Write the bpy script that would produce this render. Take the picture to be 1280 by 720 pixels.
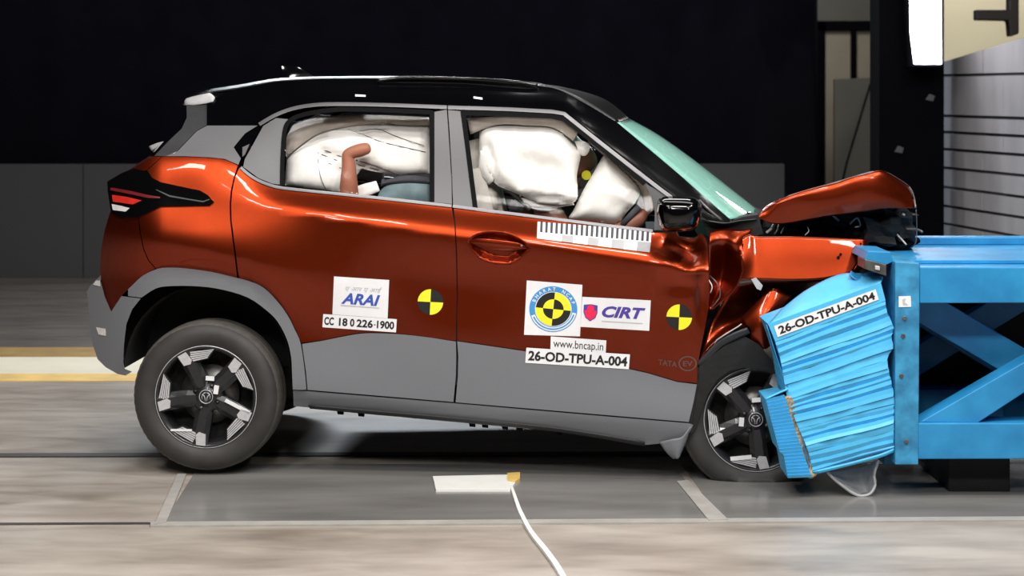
import bpy, bmesh, math, random
from mathutils import Vector, Matrix, noise

random.seed(7)
SC = bpy.context.scene
for o in list(bpy.data.objects):
    bpy.data.objects.remove(o)
COL = SC.collection

# ------------------------------------------------------------------ camera
F, DC, HY, HX, S0 = 2400.0, 8.0, 115.0, 640.0, 300.0
H = 488.0 / 300.0
cam = bpy.data.cameras.new('camera')
cam.sensor_width = 36.0
cam.lens = F / 1280.0 * 36.0
cam.shift_y = -(360.0 - HY) / 1280.0
cam.clip_end = 200
cam.dof.use_dof = True
cam.dof.focus_distance = DC
cam.dof.aperture_fstop = 3.5
cam_o = bpy.data.objects.new('camera', cam)
cam_o.location = (0, -DC, H)
cam_o.rotation_euler = (math.radians(90), 0, 0)
COL.objects.link(cam_o)
SC.camera = cam_o

# ------------------------------------------------------------------ world, lights, exposure
world = bpy.data.worlds.new('dark_hall')
SC.world = world
world.use_nodes = True
bgn = world.node_tree.nodes['Background']
bgn.inputs[0].default_value = (0.55, 0.6, 0.75, 1)
bgn.inputs[1].default_value = 0.008

def area(name, loc, target, sx, sy, power, col=(1, 0.97, 0.93)):
    l = bpy.data.lights.new(name, 'AREA')
    l.shape = 'RECTANGLE'; l.size = sx; l.size_y = sy
    l.energy = power; l.color = col
    o = bpy.data.objects.new(name, l)
    o.location = loc
    d = Vector(target) - Vector(loc)
    o.rotation_euler = d.to_track_quat('-Z', 'Y').to_euler()
    COL.objects.link(o)
    return o
# ceiling flood banks of the crash hall (above the frame)
for lx, lw in ((-3.2, 60), (-1.1, 75), (1.0, 75), (3.1, 60)):
    area('ceiling_flood_near', (lx, -3.6, 6.2), (lx * 0.4, 0.1, 0.7), 0.9, 0.5, lw)
for lx, lw in ((-2.4, 62), (0.2, 74), (2.8, 62)):
    area('ceiling_flood_low', (lx, -7.0, 4.9), (lx * 0.5, 0.2, 1.1), 0.6, 0.5, lw)
for lx, lw in ((-2.2, 46), (0.0, 50), (2.2, 46)):
    area('ceiling_flood_mid', (lx, -5.2, 5.8), (lx * 0.4, 0.1, 0.9), 0.7, 0.5, lw)
area('ceiling_flood_front', (3.4, -1.6, 5.8), (1.0, 0.4, 1.0), 1.0, 0.8, 110)
area('ceiling_flood_over', (0.3, 1.6, 6.0), (0.1, 0.8, 0.5), 6.0, 1.2, 80)
area('ceiling_flood_far', (-0.4, 4.6, 5.6), (-0.2, 2.2, 0.0), 5.0, 0.8, 100)
area('ceiling_flood_back', (-1.2, 8.2, 3.9), (-0.3, 1.4, 0.0), 3.0, 0.6, 170, (0.86, 0.93, 1.0))
area('back_room_fill', (4.6, 9.0, 4.6), (3.6, 10.5, 1.8), 1.2, 1.2, 90)  # added unseen fill light to brighten the beige and block walls
area('doorway_fill', (3.0, 11.0, 4.2), (2.6, 13.0, 1.8), 0.5, 0.5, 42)  # added unseen fill light to brighten the door leaf

vs = SC.view_settings
vs.view_transform = 'Standard'
vs.look = 'None'
vs.exposure = 0.35
vs.gamma = 1.0
vs.use_curve_mapping = False

# ------------------------------------------------------------------ materials
def lin(c):
    r = []
    for x in c[:3]:
        x /= 255.0
        r.append(x / 12.92 if x <= 0.04045 else ((x + 0.055) / 1.055) ** 2.4)
    return (r[0], r[1], r[2], 1.0)

def mat(name, rgb, rough=0.5, metal=0.0, coat=0.0, var=0.0, vscale=8.0, bump=0.0, bscale=60.0,
        rvar=0.0, spec=0.5, stretch=(1, 1, 1), rgb2=None, coat_rough=0.03, detail=4.0):
    m = bpy.data.materials.new(name)
    m.use_nodes = True
    nt = m.node_tree
    b = nt.nodes['Principled BSDF']
    b.inputs['Base Color'].default_value = lin(rgb)
    b.inputs['Roughness'].default_value = rough
    b.inputs['Metallic'].default_value = metal
    b.inputs['Coat Weight'].default_value = coat
    b.inputs['Coat Roughness'].default_value = coat_rough
    b.inputs['Specular IOR Level'].default_value = spec
    if var or bump or rvar:
        tc = nt.nodes.new('ShaderNodeTexCoord')
        mp = nt.nodes.new('ShaderNodeMapping')
        mp.inputs['Scale'].default_value = stretch
        nt.links.new(tc.outputs['Object'], mp.inputs['Vector'])
    if var or rvar:
        n = nt.nodes.new('ShaderNodeTexNoise')
        n.inputs['Scale'].default_value = vscale
        n.inputs['Detail'].default_value = detail
        nt.links.new(mp.outputs[0], n.inputs['Vector'])
        if var:
            r = nt.nodes.new('ShaderNodeValToRGB')
            c = lin(rgb)
            c2 = lin(rgb2) if rgb2 else tuple(max(0, x * (1 - var)) for x in c[:3]) + (1,)
            c1 = c if rgb2 else tuple(min(1, x * (1 + var)) for x in c[:3]) + (1,)
            r.color_ramp.elements[0].position = 0.32
            r.color_ramp.elements[1].position = 0.68
            r.color_ramp.elements[0].color = c2
            r.color_ramp.elements[1].color = c1
            nt.links.new(n.outputs[0], r.inputs[0])
            nt.links.new(r.outputs[0], b.inputs['Base Color'])
        if rvar:
            mr = nt.nodes.new('ShaderNodeMapRange')
            mr.inputs['To Min'].default_value = max(0, rough - rvar)
            mr.inputs['To Max'].default_value = min(1, rough + rvar)
            nt.links.new(n.outputs[0], mr.inputs[0])
            nt.links.new(mr.outputs[0], b.inputs['Roughness'])
    if bump:
        n2 = nt.nodes.new('ShaderNodeTexNoise')
        n2.inputs['Scale'].default_value = bscale
        n2.inputs['Detail'].default_value = 3
        nt.links.new(mp.outputs[0], n2.inputs['Vector'])
        bp = nt.nodes.new('ShaderNodeBump')
        bp.inputs['Strength'].default_value = bump
        bp.inputs['Distance'].default_value = 0.01
        nt.links.new(n2.outputs[0], bp.inputs['Height'])
        nt.links.new(bp.outputs[0], b.inputs['Normal'])
    return m

def glass(name, tint, haze=0.0, hazecol=(255, 255, 255), gloss=0.06):
    m = bpy.data.materials.new(name)
    m.use_nodes = True
    nt = m.node_tree
    nt.nodes.remove(nt.nodes['Principled BSDF'])
    out = nt.nodes['Material Output']
    tr = nt.nodes.new('ShaderNodeBsdfTransparent')
    tr.inputs[0].default_value = lin(tint)
    gl = nt.nodes.new('ShaderNodeBsdfGlossy')
    gl.inputs['Roughness'].default_value = 0.02
    fr = nt.nodes.new('ShaderNodeFresnel')
    fr.inputs[0].default_value = 1.16
    mx = nt.nodes.new('ShaderNodeMixShader')
    nt.links.new(fr.outputs[0], mx.inputs[0])
    base = tr
    if haze:
        df = nt.nodes.new('ShaderNodeBsdfDiffuse')
        df.inputs[0].default_value = lin(hazecol)
        tl = nt.nodes.new('ShaderNodeBsdfTranslucent')
        tl.inputs[0].default_value = lin(hazecol)
        m1 = nt.nodes.new('ShaderNodeMixShader')
        m1.inputs[0].default_value = 0.35
        nt.links.new(df.outputs[0], m1.inputs[1])
        nt.links.new(tl.outputs[0], m1.inputs[2])
        vo = nt.nodes.new('ShaderNodeTexVoronoi')
        vo.feature = 'DISTANCE_TO_EDGE'
        vo.inputs['Scale'].default_value = 9
        tc = nt.nodes.new('ShaderNodeTexCoord')
        nt.links.new(tc.outputs['Object'], vo.inputs['Vector'])
        mr = nt.nodes.new('ShaderNodeMapRange')
        mr.inputs['From Min'].default_value = 0
        mr.inputs['From Max'].default_value = 0.05
        mr.inputs['To Min'].default_value = min(1, haze + 0.12)
        mr.inputs['To Max'].default_value = haze
        nt.links.new(vo.outputs['Distance'], mr.inputs[0])
        m2 = nt.nodes.new('ShaderNodeMixShader')
        nt.links.new(mr.outputs[0], m2.inputs[0])
        nt.links.new(tr.outputs[0], m2.inputs[1])
        nt.links.new(m1.outputs[0], m2.inputs[2])
        base = m2
    nt.links.new(base.outputs[0], mx.inputs[1])
    nt.links.new(gl.outputs[0], mx.inputs[2])
    nt.links.new(mx.outputs[0], out.inputs[0])
    return m

def emis(name, rgb, strength):
    m = bpy.data.materials.new(name)
    m.use_nodes = True
    b = m.node_tree.nodes['Principled BSDF']
    b.inputs['Base Color'].default_value = lin(rgb)
    b.inputs['Emission Color'].default_value = lin(rgb)
    b.inputs['Emission Strength'].default_value = strength
    return m

M = {}
M['paint'] = mat('burnt_orange_paint', (136, 45, 16), 0.33, 0.94, 0.38, var=0.03, vscale=40, coat_rough=0.02)
M['black_gloss'] = mat('black_gloss_paint', (5, 5, 7), 0.10, 0.0, 0.0, var=0.1, vscale=10)
M['roof'] = mat('black_roof_skin', (10, 10, 12), 0.32, 0.0, 0.3, var=0.1, vscale=10)
M['clad'] = mat('grey_textured_cladding', (114, 116, 121), 0.55, 0.0, 0, var=0.05, vscale=500, bump=0.05, bscale=600)
M['grey_pillar'] = mat('grey_pillar_paint', (98, 97, 100), 0.5, 0.1, 0.0, var=0.04, vscale=300)
M['trim'] = mat('satin_grey_trim', (104, 103, 105), 0.35, 0.5, 0.0, var=0.05, vscale=60)
M['seal'] = mat('black_rubber_seal', (5, 5, 6), 0.7, var=0.2, vscale=90, spec=0.12)
M['dark'] = mat('dark_underbody', (12, 12, 13), 0.75, var=0.3, vscale=12, bump=0.3, bscale=30)
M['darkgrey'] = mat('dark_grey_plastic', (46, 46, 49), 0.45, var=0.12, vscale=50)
M['tyre'] = mat('tyre_rubber', (54, 52, 51), 0.62, var=0.22, vscale=9, bump=0.06, bscale=180)
M['tread'] = mat('dusty_tread', (84, 80, 75), 0.8, var=0.2, vscale=30)
M['rim'] = mat('black_alloy', (40, 40, 43), 0.36, 0.2, 0.3, var=0.1, vscale=60)
M['machined'] = mat('machined_alloy', (212, 212, 216), 0.34, 0.35, 0, var=0.08, vscale=80)
M['steel'] = mat('worn_steel', (120, 118, 116), 0.4, 0.8, 0, var=0.3, vscale=20)
M['lamp_black'] = mat('smoked_lamp_lens', (6, 6, 7), 0.08, 0, 1.0, var=0.1, vscale=100)
M['lamp_red'] = mat('red_lamp_lens', (206, 44, 34), 0.3, 0, 0.3, var=0.12, vscale=40)
M['lamp_dim'] = mat('dim_red_lens', (112, 30, 34), 0.3, 0, 0.3, var=0.12, vscale=40)
M['lamp_white'] = mat('clear_lamp_lens', (225, 222, 220), 0.2, 0, 1.0, var=0.08, vscale=40)
M['white'] = mat('white_vinyl', (236, 236, 238), 0.45, var=0.02, vscale=30)
M['ink'] = mat('black_ink', (26, 25, 30), 0.5, var=0.1, vscale=80)
M['blueink'] = mat('blue_ink', (56, 84, 178), 0.5, var=0.08, vscale=80)
M['greyink'] = mat('pale_grey_ink', (190, 190, 196), 0.5, var=0.05, vscale=80)
M['skyink'] = mat('sky_blue_ink', (66, 148, 214), 0.5, var=0.06, vscale=80)
M['purpink'] = mat('violet_ink', (82, 62, 160), 0.5, var=0.06, vscale=80)
M['redink'] = mat('crimson_ink', (236, 36, 84), 0.5, var=0.06, vscale=80)
M['yellow'] = mat('yellow_vinyl', (246, 236, 40), 0.5, var=0.03, vscale=40)
M['blackv'] = mat('black_vinyl', (26, 24, 24), 0.5, var=0.1, vscale=40)
M['badge'] = mat('brushed_badge', (120, 96, 90), 0.35, 0.7, var=0.1, vscale=90)
M['airbag'] = mat('white_airbag_fabric', (248, 245, 240), 0.85, var=0.02, vscale=14, bump=0.12, bscale=30)
M['liner'] = mat('beige_headliner', (206, 196, 186), 0.85, var=0.05, vscale=20, bump=0.1, bscale=60)
M['seat'] = mat('beige_seat_cloth', (196, 190, 182), 0.8, var=0.06, vscale=40, bump=0.1, bscale=120)
M['seatdark'] = mat('charcoal_seat_cloth', (70, 70, 76), 0.8, var=0.1, vscale=40, bump=0.1, bscale=120)
M['teal'] = mat('grey_teal_shell', (104, 128, 134), 0.5, var=0.25, vscale=14)
M['belt'] = mat('grey_webbing', (88, 86, 84), 0.7, var=0.1, vscale=60)
M['skin'] = mat('tan_dummy_vinyl', (176, 112, 88), 0.55, var=0.08, vscale=18)
M['skin_dark'] = mat('brown_dummy_vinyl', (150, 96, 78), 0.5, var=0.1, vscale=18)
M['shirt'] = mat('dummy_shirt', (150, 92, 84), 0.8, var=0.1, vscale=18)
M['glass'] = glass('side_glass', (250, 250, 250))
M['teal_glass'] = glass('cracked_windscreen', (206, 236, 228), 0.80, (176, 236, 222))
M['mirror'] = mat('mirror_glass', (150, 150, 150), 0.03, 1.0, 0, var=0.03, vscale=8)
M['blue'] = mat('light_blue_aluminium', (84, 190, 240), 0.42, 0.05, 0, var=0.06, vscale=16)
M['blue_label'] = M['blue']
M['blue_steel'] = mat('blue_painted_steel', (44, 148, 204), 0.45, 0.0, 0.1, var=0.28, vscale=7, rgb2=(28, 122, 178), detail=8)
M['blue_worn'] = mat('worn_blue_plate', (62, 158, 206), 0.5, 0.0, 0, vscale=16, var=0.3, rgb2=(38, 112, 156), detail=10)
M['torn'] = mat('torn_honeycomb', (168, 152, 124), 0.6, 0.2, var=0.45, vscale=60, bump=1.0, bscale=90)
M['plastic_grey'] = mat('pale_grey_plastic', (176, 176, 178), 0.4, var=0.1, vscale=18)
M['curtain'] = mat('black_drape', (15, 15, 25), 0.95, var=0.15, spec=0.1, vscale=4)
M['lowwall'] = mat('dark_grey_board', (54, 54, 57), 0.7, var=0.08, vscale=1.5)
M['black_col'] = mat('matt_black_board', (3, 3, 6), 0.9, var=0.15, vscale=3, spec=0.05)
M['beige'] = mat('beige_plaster', (196, 188, 160), 0.8, var=0.06, vscale=1.4)
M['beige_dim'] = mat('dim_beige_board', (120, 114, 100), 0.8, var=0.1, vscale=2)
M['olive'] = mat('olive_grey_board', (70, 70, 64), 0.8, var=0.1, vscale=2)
M['block'] = mat('pale_concrete_block', (140, 140, 146), 0.85, var=0.14, vscale=5, bump=0.2, bscale=40, stretch=(1, 1, 0.25))
M['mortar'] = mat('dark_joint', (60, 60, 66), 0.9, var=0.1, vscale=8)
M['brown_steel'] = mat('dark_brown_steel', (34, 26, 22), 0.5, 0.2, var=0.15, vscale=8)
M['lamp_on'] = emis('lit_diffuser', (255, 252, 255), 14.0)
M['tape'] = mat('white_floor_tape', (236, 236, 232), 0.5, var=0.03, vscale=10)
M['tape_grey'] = mat('grey_floor_tape', (164, 161, 156), 0.5, var=0.1, vscale=10)
M['tape_yellow'] = mat('faded_yellow_tape', (226, 190, 110), 0.6, var=0.15, vscale=6)
M['ochre'] = mat('ochre_floor_paint', (150, 120, 66), 0.6, var=0.2, vscale=5)
M['cream_paint'] = mat('cream_floor_paint', (222, 216, 196), 0.55, var=0.05, vscale=3)
M['pit'] = mat('dark_polished_plate', (142, 140, 137), 0.22, 0.0, 0.1, var=0.2, vscale=1.6, rvar=0.08, stretch=(0.5, 2, 1), rgb2=(112, 110, 108))
M['groove'] = mat('black_slot', (58, 55, 53), 0.6, var=0.2, vscale=10)

def floor_mat(name, c1, c2, c3, rough):
    m = bpy.data.materials.new(name)
    m.use_nodes = True
    nt = m.node_tree
    b = nt.nodes['Principled BSDF']
    tc = nt.nodes.new('ShaderNodeTexCoord')
    mp = nt.nodes.new('ShaderNodeMapping')
    mp.inputs['Scale'].default_value = (0.55, 1.7, 1)
    nt.links.new(tc.outputs['Object'], mp.inputs[0])
    n1 = nt.nodes.new('ShaderNodeTexNoise')
    n1.inputs['Scale'].default_value = 1.3; n1.inputs['Detail'].default_value = 7; n1.inputs['Roughness'].default_value = 0.6
    n2 = nt.nodes.new('ShaderNodeTexNoise')
    n2.inputs['Scale'].default_value = 5.0; n2.inputs['Detail'].default_value = 8; n2.inputs['Distortion'].default_value = 0.6
    nt.links.new(mp.outputs[0], n1.inputs[0]); nt.links.new(mp.outputs[0], n2.inputs[0])
    r = nt.nodes.new('ShaderNodeValToRGB')
    e = r.color_ramp.elements
    e[0].position = 0.33; e[0].color = lin(c3)
    e[1].position = 0.62; e[1].color = lin(c1)
    k = e.new(0.47); k.color = lin(c2)
    nt.links.new(n1.outputs[0], r.inputs[0])
    mx = nt.nodes.new('ShaderNodeMixRGB'); mx.blend_type = 'MULTIPLY'; mx.inputs[0].default_value = 0.55
    r2 = nt.nodes.new('ShaderNodeValToRGB')
    r2.color_ramp.elements[0].position = 0.3; r2.color_ramp.elements[0].color = (0.62, 0.59, 0.56, 1)
    r2.color_ramp.elements[1].position = 0.62; r2.color_ramp.elements[1].color = (1, 1, 1, 1)
    nt.links.new(n2.outputs[0], r2.inputs[0])
    nt.links.new(r.outputs[0], mx.inputs[1]); nt.links.new(r2.outputs[0], mx.inputs[2])
    nt.links.new(mx.outputs[0], b.inputs['Base Color'])
    mr = nt.nodes.new('ShaderNodeMapRange')
    mr.inputs['To Min'].default_value = rough - 0.1; mr.inputs['To Max'].default_value = rough + 0.14
    nt.links.new(n2.outputs[0], mr.inputs[0]); nt.links.new(mr.outputs[0], b.inputs['Roughness'])
    return m
M['floor'] = floor_mat('polished_concrete', (184, 176, 167), (168, 159, 150), (142, 132, 122), 0.36)
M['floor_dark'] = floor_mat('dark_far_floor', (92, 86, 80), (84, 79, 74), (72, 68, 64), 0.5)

# ------------------------------------------------------------------ basic helpers
def W(px, py, Y):
    t = Y + DC
    return Vector(((px - HX) / F * t, Y, H - (py - HY) / F * t))

def G(px, py, z=0.0):
    t = (H - z) * F / (py - HY)
    return Vector(((px - HX) / F * t, t - DC, z))

TH = math.radians(3.0)
CT, ST = math.cos(TH), math.sin(TH)
def P(px, py, v):
    dx = (px - HX) / F
    t = (v + DC * CT) / (dx * ST + CT)
    X, Y = t * dx, t - DC
    return Vector((X * CT - Y * ST, v, H - (py - HY) / F * t))

def link(o, parent=None):
    COL.objects.link(o)
    if parent is not None:
        o.parent = parent
    return o

def tag(o, label=None, cat=None, group=None, kind=None):
    if label: o['label'] = label
    if cat: o['category'] = cat
    if group: o['group'] = group
    if kind: o['kind'] = kind
    return o

def empty(name, loc=(0, 0, 0), rz=0.0):
    o = bpy.data.objects.new(name, None)
    o.empty_display_size = 0.1
    o.location = loc
    o.rotation_euler = (0, 0, rz)
    return link(o)

def mesh(name, verts, faces, material, parent=None, smooth=False, mats=None, fmat=None):
    me = bpy.data.meshes.new(name)
    me.from_pydata([tuple(v) for v in verts], [], faces)
    for m in (mats or [material]):
        me.materials.append(m)
    if fmat:
        me.polygons.foreach_set('material_index', fmat)
    if smooth:
        me.polygons.foreach_set('use_smooth', [True] * len(me.polygons))
    me.update()
    return link(bpy.data.objects.new(name, me), parent)

def frombm(name, bm, material, parent=None, smooth=False):
    me = bpy.data.meshes.new(name)
    bm.normal_update()
    bm.to_mesh(me); bm.free()
    me.materials.append(material)
    if smooth:
        me.polygons.foreach_set('use_smooth', [True] * len(me.polygons))
    return link(bpy.data.objects.new(name, me), parent)

def bevel(o, w, seg=2):
    b = o.modifiers.new('bevel', 'BEVEL'); b.width = w; b.segments = seg; b.limit_method = 'ANGLE'
    b.angle_limit = math.radians(35)
    return o
def solid(o, t, off=0.0):
    s = o.modifiers.new('solidify', 'SOLIDIFY'); s.thickness = t; s.offset = off
    return o
def subsurf(o, n=2):
    s = o.modifiers.new('subdivision', 'SUBSURF'); s.levels = n; s.render_levels = n
    o.data.polygons.foreach_set('use_smooth', [True] * len(o.data.polygons))
    return o

def box(name, c0, c1, material, parent=None, bv=0.0):
    x0, y0, z0 = c0; x1, y1, z1 = c1
    v = [(x0, y0, z0), (x1, y0, z0), (x1, y1, z0), (x0, y1, z0), (x0, y0, z1), (x1, y0, z1), (x1, y1, z1), (x0, y1, z1)]
    f = [(0, 3, 2, 1), (4, 5, 6, 7), (0, 1, 5, 4), (1, 2, 6, 5), (2, 3, 7, 6), (3, 0, 4, 7)]
    o = mesh(name, v, f, material, parent)
    if bv: bevel(o, bv)
    return o

def fixnormals(o):
    bm = bmesh.new(); bm.from_mesh(o.data)
    bmesh.ops.recalc_face_normals(bm, faces=bm.faces[:])
    bm.to_mesh(o.data); bm.free()
    return o

def prism3(name, front, back, material, parent=None, bv=0.0):
    n = len(front)
    v = list(front) + list(back)
    f = [tuple(range(n)), tuple(range(2 * n - 1, n - 1, -1))]
    for i in range(n):
        j = (i + 1) % n
        f.append((i, i + n, j + n, j))
    o = fixnormals(mesh(name, v, f, material, parent))
    if bv: bevel(o, bv)
    return o

def wprism(name, poly, Y0, depth, material, parent=None, bv=0.0):
    """outline measured on its front face at distance Y0, extruded straight back"""
    fr = [W(x, y, Y0) for x, y in poly]
    return prism3(name, fr, [p + Vector((0, depth, 0)) for p in fr], material, parent, bv)

def cprism(name, poly, v0, depth, material, parent=None, bv=0.0):
    fr = [P(x, y, v0) for x, y in poly]
    return prism3(name, fr, [p + Vector((0, depth, 0)) for p in fr], material, parent, bv)

def tube(name, pts, r, material, parent=None, sides=8, closed=False):
    pts = [Vector(p) for p in pts]
    n = len(pts)
    verts, faces = [], []
    up = Vector((0.13, 0.3, 0.94)).normalized()
    for i, p in enumerate(pts):
        a = pts[i - 1] if (i > 0 or closed) else p
        b = pts[(i + 1) % n] if (i < n - 1 or closed) else p
        t = (b - a)
        t = t.normalized() if t.length > 1e-9 else Vector((1, 0, 0))
        s = t.cross(up)
        s = s.normalized() if s.length > 1e-4 else t.cross(Vector((1, 0, 0))).normalized()
        q = s.cross(t)
        rr = r[i] if isinstance(r, (list, tuple)) else r
        for k in range(sides):
            an = 2 * math.pi * k / sides
            verts.append(p + s * (math.cos(an) * rr) + q * (math.sin(an) * rr))
    m = n if closed else n - 1
    for i in range(m):
        for k in range(sides):
            a = i * sides + k; b = i * sides + (k + 1) % sides
            c = ((i + 1) % n) * sides + (k + 1) % sides; d = ((i + 1) % n) * sides + k
            faces.append((a, b, c, d))
    if not closed:
        faces.append(tuple(range(sides - 1, -1, -1)))
        faces.append(tuple(range((n - 1) * sides, n * sides)))
    return fixnormals(mesh(name, verts, faces, material, parent, smooth=True))

def lathe(name, prof, centre, material, parent=None, seg=64, smooth=True, closed=False):
    """profile of (radius, depth) turned about the wheel axis (local Y)"""
    c = Vector(centre)
    verts, faces = [], []
    n = len(prof)
    for k in range(seg):
        a = 2 * math.pi * k / seg
        for r, y in prof:
            verts.append(c + Vector((math.cos(a) * r, y, math.sin(a) * r)))
    m = n if closed else n - 1
    for k in range(seg):
        k2 = (k + 1) % seg
        for i in range(m):
            j = (i + 1) % n
            faces.append((k * n + i, k * n + j, k2 * n + j, k2 * n + i))
    return mesh(name, verts, faces, material, parent, smooth)

def cr(p0, p1, p2, p3, t):
    t2, t3 = t * t, t * t * t
    return tuple(0.5 * (2 * b + (c - a) * t + (2 * a - 5 * b + 4 * c - d) * t2 + (3 * b - a - 3 * c + d) * t3)
                 for a, b, c, d in zip(p0, p1, p2, p3))
def spline(pts, n=6, closed=False):
    out = []
    m = len(pts)
    rng = m if closed else m - 1
    for i in range(rng):
        if closed:
            q = [pts[(i + k - 1) % m] for k in range(4)]
        else:
            q = [pts[min(max(i + k - 1, 0), m - 1)] for k in range(4)]
        for k in range(n):
            out.append(cr(*q, k / n))
    if not closed:
        out.append(tuple(pts[-1]))
    return out

def patch(name, rows, material, parent=None, nu=5, nv=5, thick=0.004, smooth=True, conv=None, wob=0.0):
    """surface through a net of (px, py, v) points"""
    conv = conv or (lambda q: P(*q))
    r3 = [[tuple(conv(q)) for q in r] for r in rows]
    r3 = [spline(r, nu) for r in r3]
    cols = list(zip(*r3))
    cols = [spline(list(c), nv) for c in cols]
    nc, nr = len(cols), len(cols[0])
    verts = [Vector(cols[i][j]) for i in range(nc) for j in range(nr)]
    if wob:
        verts = [p + Vector((0, wob * noise.noise(p * 9.0), wob * noise.noise(p * 11 + Vector((5, 3, 1))))) for p in verts]
    faces = [(i * nr + j, (i + 1) * nr + j, (i + 1) * nr + j + 1, i * nr + j + 1) for i in range(nc - 1) for j in range(nr - 1)]
    o = mesh(name, verts, faces, material, parent, smooth)
    if sum(f.normal.y for f in o.data.polygons) > 0:
        o.data.flip_normals()
    if thick: solid(o, thick, -1)
    return o

VC = 0.87   # centre plane of the car
def crown(name, near, centre, material, parent=None, ns=10, nl=4, thick=0.004, lo=-1.0, hi=1.0, power=2.0):
    """skin across the car: near edge (px,py,v), centre line (px,py); far edge is the near one mirrored"""
    A = [tuple(P(*q)) for q in near]
    B = [tuple(P(q[0], q[1], VC)) for q in centre]
    A, B = spline(A, nl), spline(B, nl)
    verts, faces = [], []
    for a, b in zip(A, B):
        a, b = Vector(a), Vector(b)
        for k in range(ns + 1):
            s = lo + (hi - lo) * k / ns
            w = abs(s) ** power
            verts.append((b.x + (a.x - b.x) * w, VC + s * (VC - a.y), b.z + (a.z - b.z) * w))
    n = ns + 1
    for i in range(len(A) - 1):
        for k in range(ns):
            faces.append((i * n + k, i * n + k + 1, (i + 1) * n + k + 1, (i + 1) * n + k))
    o = mesh(name, verts, faces, material, parent, True)
    if thick: solid(o, thick, 0)
    return o

# ------------------------------------------------------------------ the body side as one smooth surface
class Pchip:
    def __init__(s, x, y):
        s.x, s.y = x, y
        n = len(x)
        h = [x[i + 1] - x[i] for i in range(n - 1)]
        d = [(y[i + 1] - y[i]) / h[i] for i in range(n - 1)]
        m = [0.0] * n
        for i in range(1, n - 1):
            if d[i - 1] * d[i] > 0:
                w1, w2 = 2 * h[i] + h[i - 1], h[i] + 2 * h[i - 1]
                m[i] = (w1 + w2) / (w1 / d[i - 1] + w2 / d[i])
        m[0], m[-1] = d[0], d[-1]
        s.m = m
    def __call__(s, t):
        x, y, m = s.x, s.y, s.m
        if t <= x[0]: return y[0] + m[0] * (t - x[0])
        if t >= x[-1]: return y[-1] + m[-1] * (t - x[-1])
        i = 0
        while t > x[i + 1]: i += 1
        h = x[i + 1] - x[i]; u = (t - x[i]) / h
        u2, u3 = u * u, u * u * u
        return (2 * u3 - 3 * u2 + 1) * y[i] + (u3 - 2 * u2 + u) * h * m[i] + (3 * u2 - 2 * u3) * y[i + 1] + (u3 - u2) * h * m[i + 1]

CX = [100, 150, 200, 250, 300, 350, 420, 500, 570, 650, 700, 750, 800, 850, 900]
def C7(*a): return list(a)
YR = [
 [125, 124, 119, 117, 110, 101, 98, 98, 99, 105, 110, 138, 176, 218, 258],
 [160, 159, 158, 157, 155, 141, 131, 132, 133, 136, 140, 172, 211, 250, 279],
 [201, 200, 197, 199, 212, 233, 242, 250, 258, 268, 274.5, 281, 287, 293, 298],
 [235, 238, 244, 250, 257, 265, 276, 288, 298, 305, 312, 320, 328, 337, 344],
 [290, 293, 301, 310, 322, 333, 342, 350, 358, 366, 372, 378, 384, 392, 396],
 [350, 350, 347, 347, 356, 392, 420, 421, 428, 440, 448, 456, 466, 478, 484],
 [470, 470, 470, 474, 479, 484, 490, 497, 502.5, 509.5, 514, 518, 522, 526.5, 531],
 [482, 484, 490, 494, 499, 504, 512, 520, 528, 536, 541, 549, 557, 566, 572]]
VR = [
 [.42, .42, .41, .40, .38, .37, .36, .36, .36, .36, .34, .30, .25, .20, .14],
 [.30, .29, .28, .27, .26, .26, .25, .25, .25, .25, .24, .22, .18, .14, .11],
 [.16, .15, .14, .125, .115, .105, .10, .095, .095, .095, .095, .095, .095, .095, .09],
 [.07, .068, .064, .055, .045, .034, .018, .012, .01, .01, .01, .01, .01, .015, .02],
 [.05, .02, .004, 0, 0, .004, .016, .022, .024, .024, .024, .024, .026, .03, .03],
 [.07, .05, .04, .036, .032, .032, .032, .022, .019, .022, .028, .032, .034, .038, .04],
 [.08, .06, .05, .04, .03, .024, .022, .022, .022, .022, .022, .022, .022, .024, .03],
 [.10, .09, .08, .08, .07, .06, .06, .06, .06, .06, .06, .06, .06, .06, .07]]
PY = [Pchip(CX, r) for r in YR]
PV = [Pchip(CX, r) for r in VR]
_cc = {}
def column(px):
    k = round(px, 2)
    if k not in _cc:
        ys = [f(k) for f in PY]
        for i in range(1, len(ys)):
            ys[i] = max(ys[i], ys[i - 1] + 2)
        _cc[k] = Pchip(ys, [f(k) for f in PV])
    return _cc[k]

LEAF = [(584, 301), (596, 292), (615, 289), (636, 292), (653, 300), (663, 310), (651, 322), (637, 329), (616, 328), (600, 322), (590, 312)]
def pdist(p, poly):
    """signed distance to a polygon, positive inside"""
    x, y = p
    d = 1e9; ins = False
    n = len(poly)
    for i in range(n):
        x0, y0 = poly[i]; x1, y1 = poly[(i + 1) % n]
        ex, ey = x1 - x0, y1 - y0
        L = ex * ex + ey * ey
        t = max(0, min(1, ((x - x0) * ex + (y - y0) * ey) / L)) if L else 0
        d = min(d, math.hypot(x - x0 - t * ex, y - y0 - t * ey))
        if (y0 > y) != (y1 > y) and x < (x1 - x0) * (y - y0) / (y1 - y0) + x0:
            ins = not ins
    return d if ins else -d

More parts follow.
